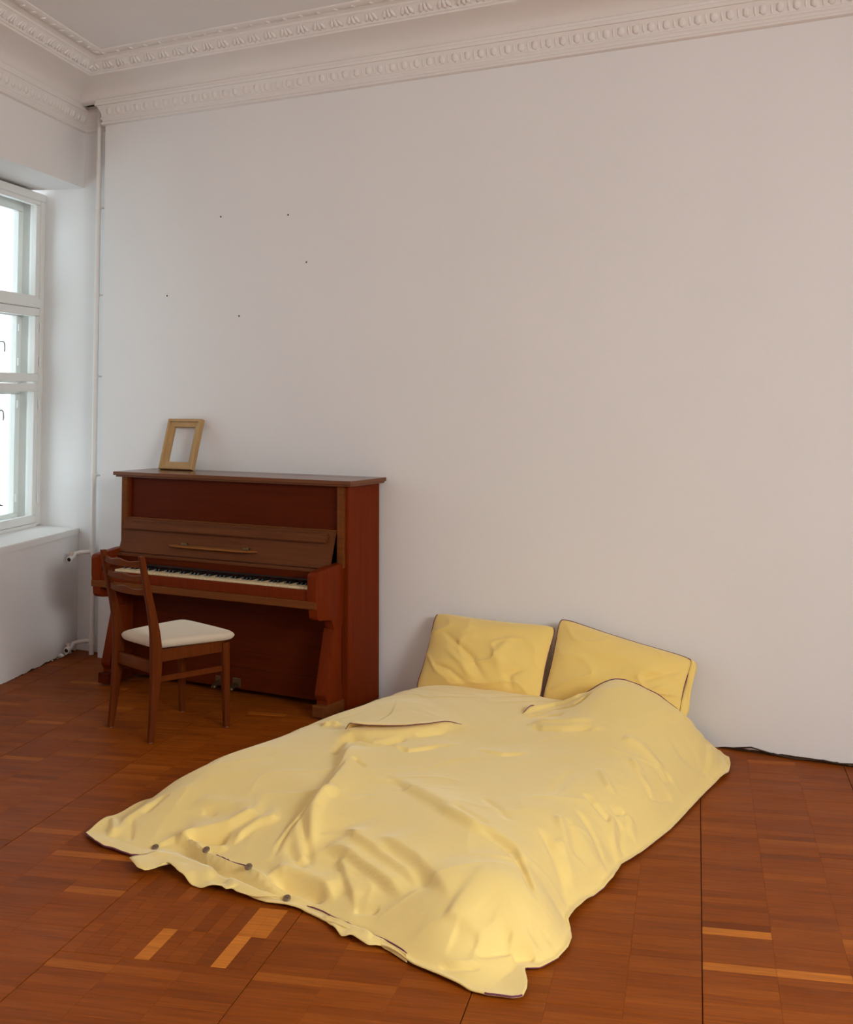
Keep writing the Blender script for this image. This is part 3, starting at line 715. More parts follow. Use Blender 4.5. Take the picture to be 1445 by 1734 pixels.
# ================================================================ bedding
DATA = json.loads('''{"foot": [[2.4294, -2.2199], [2.5167, -2.2637], [2.5786, -2.2805], [2.6159, -2.2785], [2.6681, -2.2868], [2.7157, -2.2909], [2.7551, -2.2808], [2.7831, -2.2587], [2.8076, -2.2324], [2.8594, -2.2338], [2.9487, -2.2674], [3.0462, -2.3161], [3.1283, -2.3254], [3.209, -2.3502], [3.2788, -2.3635], [3.3522, -2.3683], [3.4137, -2.3588], [3.4821, -2.36], [3.5637, -2.3821], [3.6617, -2.4159], [3.7292, -2.4232], [3.8188, -2.4519], [3.8921, -2.4744], [3.9667, -2.5022], [4.0544, -2.524], [4.1189, -2.5413], [4.1801, -2.5553], [4.223, -2.553], [4.2612, -2.5422], [4.2924, -2.5354], [4.3114, -2.521]], "right": [[4.3114, -2.521], [4.3046, -2.4808], [4.2907, -2.4474], [4.2651, -2.4041], [4.2506, -2.3769], [4.2647, -2.3648], [4.2817, -2.3432], [4.3015, -2.2665], [4.2999, -2.1912], [4.2863, -2.1332], [4.2553, -2.0691], [4.233, -2.0348], [4.2253, -1.9571], [4.2253, -1.8718], [4.2301, -1.775], [4.2385, -1.6775], [4.2155, -1.5413], [4.2339, -1.3715], [4.249, -1.1238], [4.245, -0.9459], [4.2431, -0.7855], [4.2375, -0.659], [4.236, -0.5412], [4.2435, -0.458], [4.2491, -0.3737], [4.2283, -0.2737], [4.2003, -0.1931], [4.1606, -0.1362], [4.1199, -0.0779]], "flap": [[2.7589, -2.3451], [2.8072, -2.3766], [2.8457, -2.4009], [2.8798, -2.3985], [2.8933, -2.368], [2.8949, -2.3325], [2.9138, -2.3218], [2.9781, -2.354], [3.0408, -2.3741], [3.1138, -2.3816], [3.1754, -2.368], [3.2062, -2.3823], [3.2121, -2.363], [3.2426, -2.3773], [3.3056, -2.3829], [3.3472, -2.3797], [3.3761, -2.3632]], "flapin": [[2.7903, -2.2549], [2.8647, -2.225], [3.026, -2.2774], [3.2065, -2.3323], [3.321, -2.3578], [3.3885, -2.3556]], "flap2": [[3.5729, -2.3796], [3.6264, -2.4105], [3.6916, -2.4511], [3.7302, -2.447], [3.799, -2.4778], [3.8309, -2.4553], [3.8696, -2.4632], [3.942, -2.4928]], "flap2in": [[3.6061, -2.3808], [3.7344, -2.4153], [3.8297, -2.4372], [3.9382, -2.4865]], "folds": [["S", [[3.0519, -1.4019], [3.157, -1.6355], [3.2144, -1.8211], [3.2399, -1.9491], [3.243, -2.0544], [3.2366, -2.1392], [3.2561, -2.2042]], 0.026, 0.1, 1], ["R", [[3.1379, -1.5745], [3.2144, -1.8211], [3.2441, -1.9552], [3.2459, -2.0584], [3.241, -2.1452], [3.2688, -2.2337]], -0.014, 0.012], ["R", [[3.2717, -1.8345], [3.2622, -1.931], [3.2831, -2.0071], [3.3285, -2.089], [3.3752, -2.1585]], 0.018, 0.022], ["R", [[3.2383, -2.0205], [3.3258, -2.1157], [3.4255, -2.2231]], -0.01, 0.012], ["R", [[3.2687, -2.1498], [3.3413, -2.1968], [3.4179, -2.2385]], -0.008, 0.012], ["R", [[3.2569, -2.0805], [3.3254, -2.1552], [3.3896, -2.2149]], 0.006, 0.014], ["S", [[3.3218, -1.6166], [3.4053, -1.6582], [3.5154, -1.7481], [3.5987, -1.8015], [3.7569, -1.9046], [3.8842, -1.9674], [3.9604, -1.9928], [4.046, -2.0206], [4.0982, -2.0672], [4.1638, -2.1409], [4.2053, -2.2024], [4.2242, -2.2277]], 0.018, 0.1, 1], ["R", [[3.3961, -1.6635], [3.5204, -1.7567], [3.6037, -1.8102], [3.763, -1.9156]], -0.007, 0.013], ["R", [[3.8748, -1.9699], [3.9638, -1.9995], [4.0472, -2.0315], [4.1041, -2.084], [4.1703, -2.1633], [4.2094, -2.2113]], -0.016, 0.01], ["R", [[3.7651, -1.6895], [3.8568, -1.764], [3.9639, -1.8495]], -0.005, 0.014], ["R", [[3.7333, -1.8489], [3.847, -1.9167], [3.947, -1.966]], -0.006, 0.016], ["R", [[3.1707, -1.5961], [3.211, -1.6135], [3.2596, -1.6405]], -0.008, 0.01], ["S", [[2.8023, -2.1661], [2.881, -2.1085], [2.9674, -2.0727], [3.0271, -2.0264], [3.075, -2.0115]], 0.026, 0.07, 1], ["S", [[3.036, -2.1447], [3.0521, -2.0911], [3.0879, -2.0549], [3.1562, -2.0177]], 0.016, 0.05, 1], ["R", [[2.8399, -2.1508], [2.9194, -2.1352], [3.0014, -2.1018]], -0.022, 0.02], ["R", [[2.9079, -2.1836], [2.9744, -2.1698], [3.0352, -2.1563]], 0.01, 0.014], ["S", [[2.7441, -2.2218], [2.7563, -2.1693], [2.7856, -2.1473], [2.8584, -2.1629], [2.9399, -2.2027], [3.0136, -2.2413], [3.12, -2.2701], [3.223, -2.2924], [3.3253, -2.3175], [3.421, -2.3315]], 0.03, 0.026, 1], ["R", [[2.7963, -2.2375], [2.8512, -2.2094], [2.9433, -2.249]], -0.02, 0.014], ["R", [[2.3866, -2.0487], [2.4624, -2.1144], [2.5486, -2.2092]], 0.014, 0.016], ["R", [[2.507, -2.073], [2.5761, -2.14], [2.6303, -2.2062]], -0.008, 0.01], ["R", [[2.5561, -2.1993], [2.4938, -2.0773], [2.5217, -2.0143], [2.5445, -1.9599]], 0.01, 0.022], ["R", [[2.5637, -1.9328], [2.5565, -1.9986], [2.5435, -2.0534]], -0.008, 0.016], ["R", [[2.7172, -1.9615], [2.8253, -1.9745], [3.0071, -1.984]], 0.008, 0.03], ["R", [[2.7993, -2.025], [2.8257, -2.0077], [2.8698, -2.0282]], -0.006, 0.014], ["S", [[3.2819, -2.2853], [3.3188, -2.2623], [3.4079, -2.2663], [3.4947, -2.2829], [3.5881, -2.3159]], 0.026, 0.045, 1], ["R", [[3.3133, -2.3017], [3.3591, -2.2849], [3.4425, -2.289], [3.5512, -2.3163]], -0.018, 0.014], ["S", [[3.4019, -2.1327], [3.4981, -2.1584], [3.6319, -2.223], [3.7637, -2.2831], [3.84, -2.3206]], 0.022, 0.05, 1], ["S", [[3.485, -2.1628], [3.5711, -2.2445], [3.6757, -2.3442]], 0.012, 0.04, 1], ["R", [[3.6662, -2.3492], [3.7171, -2.3496], [3.7622, -2.3449]], -0.009, 0.01], ["S", [[3.4285, -2.0366], [3.5198, -2.1046], [3.6488, -2.1663], [3.7897, -2.2358], [3.883, -2.2896]], 0.018, 0.07, 1], ["S", [[3.5808, -2.0825], [3.6795, -2.1271], [3.7858, -2.1789], [3.9156, -2.2722], [4.0097, -2.339]], 0.014, 0.08, 1], ["R", [[3.6173, -2.1301], [3.7797, -2.2188], [3.928, -2.3159]], -0.008, 0.02], ["S", [[3.9949, -2.3829], [4.0786, -2.3892], [4.1205, -2.398], [4.1506, -2.4137]], 0.011, 0.09, 1], ["R", [[4.0472, -2.426], [4.0935, -2.4248], [4.1298, -2.4233]], -0.006, 0.04], ["R", [[4.0852, -2.3328], [4.1154, -2.3402], [4.1396, -2.3398]], -0.004, 0.03], ["R", [[4.1234, -2.4465], [4.1602, -2.4109], [4.2058, -2.3471]], -0.01, 0.009], ["S", [[4.1958, -2.3643], [4.2228, -2.329], [4.2617, -2.311]], 0.012, 0.045, 1], ["R", [[4.2035, -2.3652], [4.2269, -2.3376], [4.2601, -2.3233]], -0.022, 0.011], ["R", [[4.2384, -2.3779], [4.233, -2.3586], [4.2327, -2.3424]], -0.022, 0.012], ["R", [[4.1616, -2.3543], [4.1798, -2.3463], [4.1951, -2.3399]], -0.006, 0.01], ["R", [[4.229, -2.3146], [4.2462, -2.2845], [4.2615, -2.2291]], -0.007, 0.012], ["R", [[4.0399, -2.4981], [4.1039, -2.4966], [4.1624, -2.4689]], -0.01, 0.007], ["R", [[4.0433, -2.4907], [4.1076, -2.4863], [4.1567, -2.458]], 0.006, 0.008], ["S", [[3.5254, -0.8059], [3.6174, -0.8776], [3.7122, -0.8788], [3.7592, -0.8554], [3.8422, -0.8457], [3.8929, -0.7942]], 0.007, 0.07, 1], ["R", [[3.552, -0.834], [3.6205, -0.8845], [3.7121, -0.8846], [3.8534, -0.8422]], -0.017, 0.011], ["R", [[3.5372, -0.8021], [3.6317, -0.8209], [3.7365, -0.8199], [3.8404, -0.79]], 0.01, 0.016], ["R", [[3.5238, -0.732], [3.5795, -0.7038], [3.6493, -0.7085]], -0.012, 0.01], ["R", [[3.6547, -0.626], [3.6842, -0.599], [3.706, -0.5392]], -0.018, 0.01], ["S", [[3.1516, -1.3192], [3.2172, -1.3509], [3.2827, -1.3797], [3.3186, -1.3276], [3.3627, -1.2505], [3.4232, -1.1814]], 0.004, 0.06, 1], ["R", [[3.2172, -1.3509], [3.2853, -1.384], [3.3211, -1.3319], [3.3667, -1.2482]], -0.012, 0.01], ["R", [[3.2141, -1.2173], [3.2708, -1.1245], [3.3004, -1.0787]], -0.008, 0.01], ["S", [[3.4802, -1.215], [3.5663, -1.2321], [3.6187, -1.2252], [3.7169, -1.1518]], 0.004, 0.05, 1], ["R", [[3.5169, -1.2257], [3.6181, -1.2342], [3.7003, -1.1699]], -0.008, 0.01], ["R", [[2.964, -1.3196], [3.0375, -1.3583], [3.114, -1.3694], [3.1594, -1.332], [3.2012, -1.242]], -0.034, 0.018], ["S", [[2.8501, -1.249], [2.9259, -1.2751], [2.9904, -1.2989], [3.0427, -1.2921], [3.098, -1.2548], [3.1744, -1.1968], [3.218, -1.1287], [3.2691, -1.0217], [3.3399, -0.9465]], 0.016, 0.22, 1], ["R", [[3.4425, -0.706], [3.4617, -0.597], [3.524, -0.5159], [3.6255, -0.5243], [3.6664, -0.4551]], 0.014, 0.012], ["R", [[3.4858, -0.7506], [3.5033, -0.6571], [3.5597, -0.597], [3.6707, -0.6317], [3.7046, -0.5627]], -0.02, 0.011], ["R", [[2.9599, -1.3133], [2.9984, -1.4266], [3.0504, -1.5409]], -0.012, 0.016], ["R", [[2.7825, -1.2238], [2.7857, -1.1759], [2.847, -1.1961]], 0.014, 0.016], ["R", [[3.0273, -1.3642], [3.112, -1.3879], [3.1774, -1.339]], 0.012, 0.02], ["R", [[3.9521, -0.8512], [4.0329, -0.844], [4.1135, -0.8756], [4.1621, -0.8734]], 0.01, 0.022], ["R", [[4.1473, -0.9406], [4.1559, -0.8831], [4.1712, -0.8588]], -0.012, 0.014], ["R", [[4.0345, -0.9549], [4.1177, -1.0487], [4.1734, -1.097]], 0.012, 0.016], ["R", [[4.0841, -1.0001], [4.138, -1.0735], [4.1742, -1.1254]], -0.007, 0.012], ["R", [[3.9837, -1.1574], [4.0451, -1.2424], [4.0969, -1.3062]], 0.008, 0.014], ["R", [[4.0259, -1.4093], [4.0752, -1.4374], [4.1142, -1.4477], [4.1508, -1.4475]], -0.008, 0.012], ["R", [[4.0599, -1.5446], [4.1329, -1.5975], [4.2088, -1.6638]], -0.009, 0.013], ["R", [[4.0385, -1.6617], [4.1085, -1.7604], [4.1464, -1.8399]], 0.01, 0.018], ["R", [[4.063, -1.644], [4.121, -1.7211], [4.1589, -1.7974]], -0.007, 0.015], ["R", [[4.0376, -1.8034], [4.1132, -1.8755], [4.1691, -1.9259], [4.2069, -2.0051]], -0.011, 0.014], ["R", [[4.0889, -1.8013], [4.1496, -1.8379], [4.1902, -1.906]], 0.008, 0.016], ["S", [[4.1751, -1.9075], [4.1886, -1.8208], [4.1954, -1.7533], [4.2094, -1.6547]], 0.012, 0.03, 1], ["R", [[4.1271, -1.3966], [4.1351, -1.3544], [4.1512, -1.3212]], -0.012, 0.008], ["R", [[4.1394, -1.4061], [4.1603, -1.4613], [4.1801, -1.5082], [4.2132, -1.5409]], 0.016, 0.016], ["R", [[4.1542, -1.388], [4.1841, -1.4684], [4.207, -1.4961]], -0.01, 0.012], ["R", [[4.1609, -1.312], [4.1814, -1.3445], [4.1998, -1.3895]], 0.01, 0.014], ["R", [[4.084, -0.0628], [4.1846, -0.481], [4.1979, -0.63]], -0.012, 0.013], ["R", [[4.2039, -0.3198], [4.2217, -0.4329], [4.2303, -0.5302]], -0.01, 0.01], ["R", [[4.2086, -0.6025], [4.2241, -0.6064], [4.2341, -0.6402]], -0.01, 0.009], ["S", [[4.0217, -0.614], [4.0598, -0.4789], [4.0923, -0.3825], [4.0442, -0.0463]], 0.01, 0.05, 1], ["R", [[4.1579, -1.1301], [4.1786, -1.0531], [4.1938, -0.942]], -0.01, 0.013], ["R", [[4.113, -0.6804], [4.1554, -0.624], [4.1829, -0.5164]], -0.008, 0.03], ["R", [[3.9464, -1.5278], [3.9294, -1.3588], [3.9159, -1.2167]], -0.004, 0.02]], "buttons": [[2.7515, -2.2062], [2.9987, -2.2297], [3.2295, -2.2945], [3.41, -2.3321]], "piping": {"hem_left": [[2.9259, -1.2751], [2.9862, -1.3012], [3.0385, -1.2945], [3.098, -1.2548], [3.1744, -1.1968], [3.218, -1.1287], [3.2691, -1.0217], [3.3162, -0.9803]], "hem_right": [[3.4492, -0.6906], [3.4575, -0.5878], [3.5178, -0.502], [3.5704, -0.4934], [3.6136, -0.4962], [3.6182, -0.44], [3.6666, -0.4555], [3.7028, -0.4421], [3.7424, -0.4377], [3.822, -0.4327], [3.9528, -0.4266], [4.0451, -0.4078]], "placket": [[3.0342, -2.2357], [3.1239, -2.2596], [3.217, -2.2816]], "placket2": [[3.4892, -2.3386], [3.5519, -2.3493], [3.6115, -2.3728], [3.7027, -2.3985], [3.8239, -2.4279], [3.9293, -2.4714]]}}''')
LEFT = [[2.4294, -2.2199], [2.385, -2.05], [2.37, -1.8], [2.40, -1.4], [2.43, -1.0], [2.45, -0.72], [2.46, -0.45], [2.50, -0.2], [2.56, -0.05]]
OUT = {}
def densify(pts, step=0.02):
    p = np.array(pts, float)
    s = np.concatenate([[0], np.cumsum(np.hypot(*(p[1:] - p[:-1]).T))])
    n = max(2, int(s[-1] / step))
    t = np.linspace(0, s[-1], n)
    return np.stack([np.interp(t, s, p[:, 0]), np.interp(t, s, p[:, 1])], 1)
def seg_dist(x, y, pts):
    """distance of points to a polyline, signed side (left of its direction +) and arc position 0..1"""
    p = np.array(pts, float)
    best = np.full(x.shape, 1e9); side = np.zeros(x.shape); arc = np.zeros(x.shape)
    L = np.hypot(*(p[1:] - p[:-1]).T); tot = L.sum(); acc = 0
    for a, b, l in zip(p[:-1], p[1:], L):
        d = (b - a) / max(l, 1e-9)
        rx, ry = x - a[0], y - a[1]
        t = np.clip(rx * d[0] + ry * d[1], 0, l)
        qx, qy = rx - t * d[0], ry - t * d[1]
        dd = np.hypot(qx, qy)
        m = dd < best
        best = np.where(m, dd, best); side = np.where(m, np.sign(d[0] * ry - d[1] * rx), side)
        arc = np.where(m, (acc + t) / tot, arc)
        acc += l
    return best, side, arc
def set_outline(foot, right):
    OUT['foot'] = densify(foot); OUT['right'] = densify(right); OUT['left'] = densify(LEFT)
    OUT['poly'] = np.concatenate([OUT['foot'], OUT['right'], [[4.02, -0.035], [2.56, -0.05]], OUT['left'][::-1]])
def inside(x, y):
    p = OUT['poly']; x = np.asarray(x); y = np.asarray(y)
    c = np.zeros(x.shape, bool)
    q = np.roll(p, -1, 0)
    for (x1, y1), (x2, y2) in zip(p, q):
        if y1 == y2: continue
        m = ((y1 > y) != (y2 > y)) & (x < (x2 - x1) * (y - y1) / (y2 - y1) + x1)
        c ^= m
    return c
def gauss(x, y, cx, cy, sx, sy):
    return np.exp(-((x - cx) / sx) ** 2 - ((y - cy) / sy) ** 2)
def sstep(a, b, v):
    t = np.clip((v - a) / (b - a), 0, 1); return t * t * (3 - 2 * t)
def base_height(x, y):
    x = np.asarray(x, float); y = np.asarray(y, float)
    sh = x.shape; x = x.ravel(); y = y.ravel()
    dl, _, _ = seg_dist(x, y, OUT['left'][::4]); dr, _, _ = seg_dist(x, y, OUT['right'][::2]); df, _, _ = seg_dist(x, y, OUT['foot'][::2])
    T = 0.205 * np.ones_like(x)
    T -= 0.105 * sstep(-1.75, -2.3, y) * sstep(3.6, 2.7, x)       # the empty foot corner lies low
    T -= 0.045 * sstep(-1.9, -2.4, y) * sstep(4.1, 3.7, x)
    bx = np.where(x < 3.80, np.exp(-((x - 3.80) / 0.19) ** 2), np.exp(-((x - 3.80) / 0.30) ** 2))
    by = np.where(y > -0.44, np.exp(-((y + 0.44) / 0.085) ** 2), np.exp(-((y + 0.44) / 0.33) ** 2))
    T += 0.150 * bx * by                                          # bunched up in front of the right pillow
    T += 0.02 * gauss(x, y, 3.0, -0.9, 0.5, 0.5)
    T -= 0.10 * sstep(-0.33, -0.20, y)                            # sinks in under the pillows
    T *= 1 - 0.86 * gauss(x, y, 4.27, -2.47, 0.19, 0.13)          # loose flat corner
    pr = 1 - np.exp(-(dr / 0.105) ** 1.25)
    pl = 1 - np.exp(-(dl / 0.15) ** 1.3)
    pf = 1 - np.exp(-(df / (0.24 - 0.135 * sstep(3.3, 4.15, x))) ** 1.2)
    h = T * pr * pl * pf
    return h.reshape(sh)
class Noise:
    def __init__(s, seed, n=64):
        s.g = np.random.RandomState(seed).rand(n, n) * 2 - 1; s.n = n
    def __call__(s, u, v):
        i = np.floor(u).astype(int); j = np.floor(v).astype(int); a = u - i; b = v - j
        a = a * a * a * (a * (a * 6 - 15) + 10); b = b * b * b * (b * (b * 6 - 15) + 10)
        g = s.g; n = s.n
        g00 = g[i % n, j % n]; g10 = g[(i + 1) % n, j % n]; g01 = g[i % n, (j + 1) % n]; g11 = g[(i + 1) % n, (j + 1) % n]
        return (g00 * (1 - a) + g10 * a) * (1 - b) + (g01 * (1 - a) + g11 * a) * b
def fold_height(x, y, folds):
    """folds: [kind, points, amp, width, (side)]"""
    h = np.zeros_like(x)
    for f in folds:
        kind, pts, amp, w = f[:4]
        p = np.array(pts); lo = p.min(0) - 5 * w; hi = p.max(0) + 5 * w
        m = (x > lo[0]) & (x < hi[0]) & (y > lo[1]) & (y < hi[1])
        if not m.any(): continue
        d, s, a = seg_dist(x[m], y[m], densify(pts, 0.015))
        end = np.clip(np.minimum(a, 1 - a) / 0.22, 0, 1); end = end * end * (3 - 2 * end)
        if kind == 'R':
            v = np.exp(-(d / w) ** 2)
        else:                                                     # one steep side, one gentle side
            sd = s * f[4]
            v = np.where(sd > 0, np.exp(-(d / w) ** 1.4), np.exp(-(d / (w * 0.16)) ** 2))
        h[m] += amp * end * v
    return h

set_outline(DATA['foot'], DATA['right'])
def coons(foot, right, head, left, nu, nv):
    """foot: left->right, right: foot->head, head: left->right, left: foot->head; returns (nv,nu,2)"""
    def rs(p, n):
        p = np.array(p, float); s = np.concatenate([[0], np.cumsum(np.hypot(*(p[1:] - p[:-1]).T))]); t = np.linspace(0, s[-1], n)
        return np.stack([np.interp(t, s, p[:, 0]), np.interp(t, s, p[:, 1])], 1)
    F, Rr, Hd, L = rs(foot, nu), rs(right, nv), rs(head, nu), rs(left, nv)
    u = np.linspace(0, 1, nu)[None, :, None]; v = np.linspace(0, 1, nv)[:, None, None]
    return (1 - v) * F[None] + v * Hd[None] + (1 - u) * L[:, None] + u * Rr[:, None] - ((1 - u) * (1 - v) * F[0] + u * (1 - v) * F[-1] + (1 - u) * v * Hd[0] + u * v * Hd[-1])
NU, NV = 330, 400
foot_c, right_c = DATA['foot'], DATA['right']
head_c = [LEFT[-1], [3.0, -0.055], [3.5, -0.055], [3.9, -0.05], right_c[-1]]
XY = coons(foot_c, right_c, head_c, LEFT, NU, NV)
X, Y = XY[..., 0].copy(), XY[..., 1].copy()
Hh = base_height(X.ravel(), Y.ravel()).reshape(X.shape)
dl, _, _ = seg_dist(X.ravel(), Y.ravel(), OUT['left'][::4]); dr, _, _ = seg_dist(X.ravel(), Y.ravel(), OUT['right'][::2]); df, _, _ = seg_dist(X.ravel(), Y.ravel(), OUT['foot'][::2])
dedge = np.minimum(np.minimum(dl, dr), df).reshape(X.shape)
Fo = fold_height(X.ravel(), Y.ravel(), DATA['folds']).reshape(X.shape)
n1, n2, n3 = Noise(3), Noise(9), Noise(14)
ca, sa = math.cos(0.6), math.sin(0.6)
U, V = X * ca + Y * sa, -X * sa + Y * ca
wx = U + 0.12 * n1(U * 3.1, V * 3.1); wy = V + 0.12 * n2(U * 3.1 + 9, V * 3.1)
soft = 0.007 * n1(wx * 2.6, wy * 3.6) + 0.0035 * n2(wx * 6.0, wy * 8.0)
rid = (1 - np.abs(n3(wx * 3.2 + 5, wy * 6.0 + 3))) ** 6 * 0.004
ease = np.clip(dedge / 0.06, 0, 1)
hem = 0.010 + 0.010 * np.clip(n1(X * 9, Y * 9), -0.4, 1) 
Zs = Hh + 1.45 * Fo * np.clip(dedge / 0.03, 0.15, 1) + (soft + rid) * ease * np.clip(Hh / 0.08, 0.45, 1)
Zs = np.maximum(Zs, hem * np.exp(-dedge / 0.05) + 0.006)
def grid_mesh(name, X, Y, Z, off):
    nv, nu = X.shape
    me = bpy.data.meshes.new(name)
    co = np.stack([X - off[0], Y - off[1], Z - off[2]], -1).reshape(-1, 3)
    idx = np.arange(nu * nv).reshape(nv, nu)
    f = np.stack([idx[:-1, :-1], idx[:-1, 1:], idx[1:, 1:], idx[1:, :-1]], -1).reshape(-1, 4)
    me.from_pydata(co.tolist(), [], f.tolist())
    me.polygons.foreach_set('use_smooth', [True] * len(me.polygons))
    return me
BO = (3.35, -1.2, 0.0)
duvet = thing('duvet', BO, 'rumpled yellow duvet with thin purple piping spread over the bed on the floor', 'bedding')
body = link('duvet_cover', grid_mesh('duvet_cover', X, Y, Zs, BO), DUVET, duvet)
so = body.modifiers.new('thickness', 'SOLIDIFY'); so.thickness = 0.005; so.offset = -1
# sampled height of the finished cover
_grid = np.stack([X, Y, Zs], -1)
def surf_z(x, y):
    d = (X - x) ** 2 + (Y - y) ** 2; k = np.unravel_index(np.argmin(d), d.shape); return float(Zs[k])
# piping along the hems
def smooth_line(p, n):
    p = np.array(p, float); s = np.concatenate([[0], np.cumsum(np.linalg.norm(p[1:] - p[:-1], axis=1))]); t = np.linspace(0, s[-1], n)
    return np.stack([np.interp(t, s, p[:, k]) for k in range(p.shape[1])], 1)
edge = [( X[0, k], Y[0, k], Zs[0, k] - 0.002) for k in range(0, 62, 2)]
obj('piping', tube(edge, 0.0026, 6), PIPING, duvet, True)
edge = [(X[k, -1], Y[k, -1], Zs[k, -1] - 0.005) for k in range(0, NV - 14, 2)]
obj('piping', tube(edge, 0.0014, 6), PIPING, duvet, True)
edge = [(X[0, k], Y[0, k], Zs[0, k] - 0.001) for k in range(312, NU)]
obj('piping', tube(edge, 0.0026, 6), PIPING, duvet, True)
for nm, pts in DATA['piping'].items():
    if nm == 'hem_left': continue
    q = smooth_line(pts, 36 if 'hem' in nm else 20)
    obj('piping', tube([(x, y, surf_z(x, y) + 0.0024) for x, y in q], [0.0008] + [0.0021] * (len(q) - 2) + [0.0008], 6), PIPING, duvet, True)
# overhanging lips of the turned cover near the head
def lip(pts, back, over, lift, n=44):
    q = smooth_line(pts, n); rows = []
    prof_ = [(-over, lift * 0.80), (-over * 0.6, lift), (0.25 * back, lift * 0.92), (0.55 * back, lift * 0.5), (0.85 * back, lift * 0.12), (back, -0.002)]
    t = np.gradient(q, axis=0); t /= np.linalg.norm(t, axis=1)[:, None]; nb = np.stack([-t[:, 1], t[:, 0]], 1)
    for k in range(9): nb[1:-1] = (nb[:-2] + nb[1:-1] * 2 + nb[2:]) / 4
    Xl = np.zeros((len(prof_), n)); Yl = Xl.copy(); Zl = Xl.copy()
    for i, (b_, h_) in enumerate(prof_):
        for k in range(n):
            e = min(1, k / (n * 0.10)); e = e * e * (3 - 2 * e) * ((n - 1 - k) / (n - 1)) ** 0.8
            x, y = q[k] + nb[k] * b_ * (0.3 + 0.7 * e); xb, yb = q[k] + nb[k] * 0.012
            Xl[i, k], Yl[i, k] = x, y
            base_ = surf_z(x, y) if b_ > 0 else surf_z(xb, yb)
            Zl[i, k] = base_ + h_ * e - (0 if i < 5 else 0.004) - 0.003 * (1 - e)
    o = link('cover_flap', grid_mesh('cover_flap', Xl, Yl, Zl, BO), DUVET, duvet); m_ = o.modifiers.new('thickness', 'SOLIDIFY'); m_.thickness = 0.003; m_.offset = -1
    ss = o.modifiers.new('smooth', 'SUBSURF'); ss.levels = ss.render_levels = 1
    obj('piping', tube([(Xl[0, k], Yl[0, k], Zl[0, k]) for k in range(n)], [0.0008] + [0.0016] * (n - 2) + [0.0008], 6), PIPING, duvet, True)
lip(DATA['piping']['hem_left'], 0.10, 0.012, 0.034)
# under layer of the cover pulled out at the foot
def flap(outer, inner, seed, amp):
    o = smooth_line(outer, 60); i_ = smooth_line(inner, 60); nr = 10; nz = Noise(seed)
    Xf = np.array([o[:, 0] * (1 - t) + i_[:, 0] * t for t in np.linspace(0, 1, nr)]); Yf = np.array([o[:, 1] * (1 - t) + i_[:, 1] * t for t in np.linspace(0, 1, nr)])
    T = np.linspace(0, 1, nr)[:, None]; A = np.linspace(0, 1, 60)[None]
    Zf = 0.004 + 0.018 * T + amp * np.clip(0.5 + 0.9 * nz(A * 9 + T * 0.8 + 2, T * 1.2 + 3), 0, 1) * (1 - 0.45 * T)
    return grid_mesh('cover_flap', Xf, Yf, Zf, BO)
for outer, inner, seed, amp in ((DATA['flap'], DATA['flapin'], 4, 0.028), (DATA['flap2'], DATA['flap2in'], 8, 0.012)):
    o = link('cover_flap', flap(outer, inner, seed, amp), DUVET, duvet); m_ = o.modifiers.new('thickness', 'SOLIDIFY'); m_.thickness = 0.002; m_.offset = 1
for x, y in DATA['buttons']:
    z = surf_z(x, y); b = bmesh.new()
    bmesh.ops.create_cone(b, cap_ends=True, segments=16, radius1=0.0135, radius2=0.0125, depth=0.005)
    bmesh.ops.bevel(b, geom=b.edges[:], offset=0.001, segments=1, affect='EDGES')
    bmesh.ops.rotate(b, verts=b.verts, cent=(0, 0, 0), matrix=Matrix.Rotation(R(28), 3, 'X'))
    bmesh.ops.translate(b, verts=b.verts, vec=(x, y - 0.004, z + 0.007))
    bt = obj('button', b, BUTTON, duvet, True)
    for sx in (-0.003, 0.003):
        b = bmesh.new(); bmesh.ops.create_cone(b, cap_ends=True, segments=6, radius1=0.0013, radius2=0.0013, depth=0.001)
        bmesh.ops.rotate(b, verts=b.verts, cent=(0, 0, 0), matrix=Matrix.Rotation(R(28), 3, 'X')); bmesh.ops.translate(b, verts=b.verts, vec=(x + sx, y - 0.0052, z + 0.0099)); obj('button_hole', b, GAP, bt)

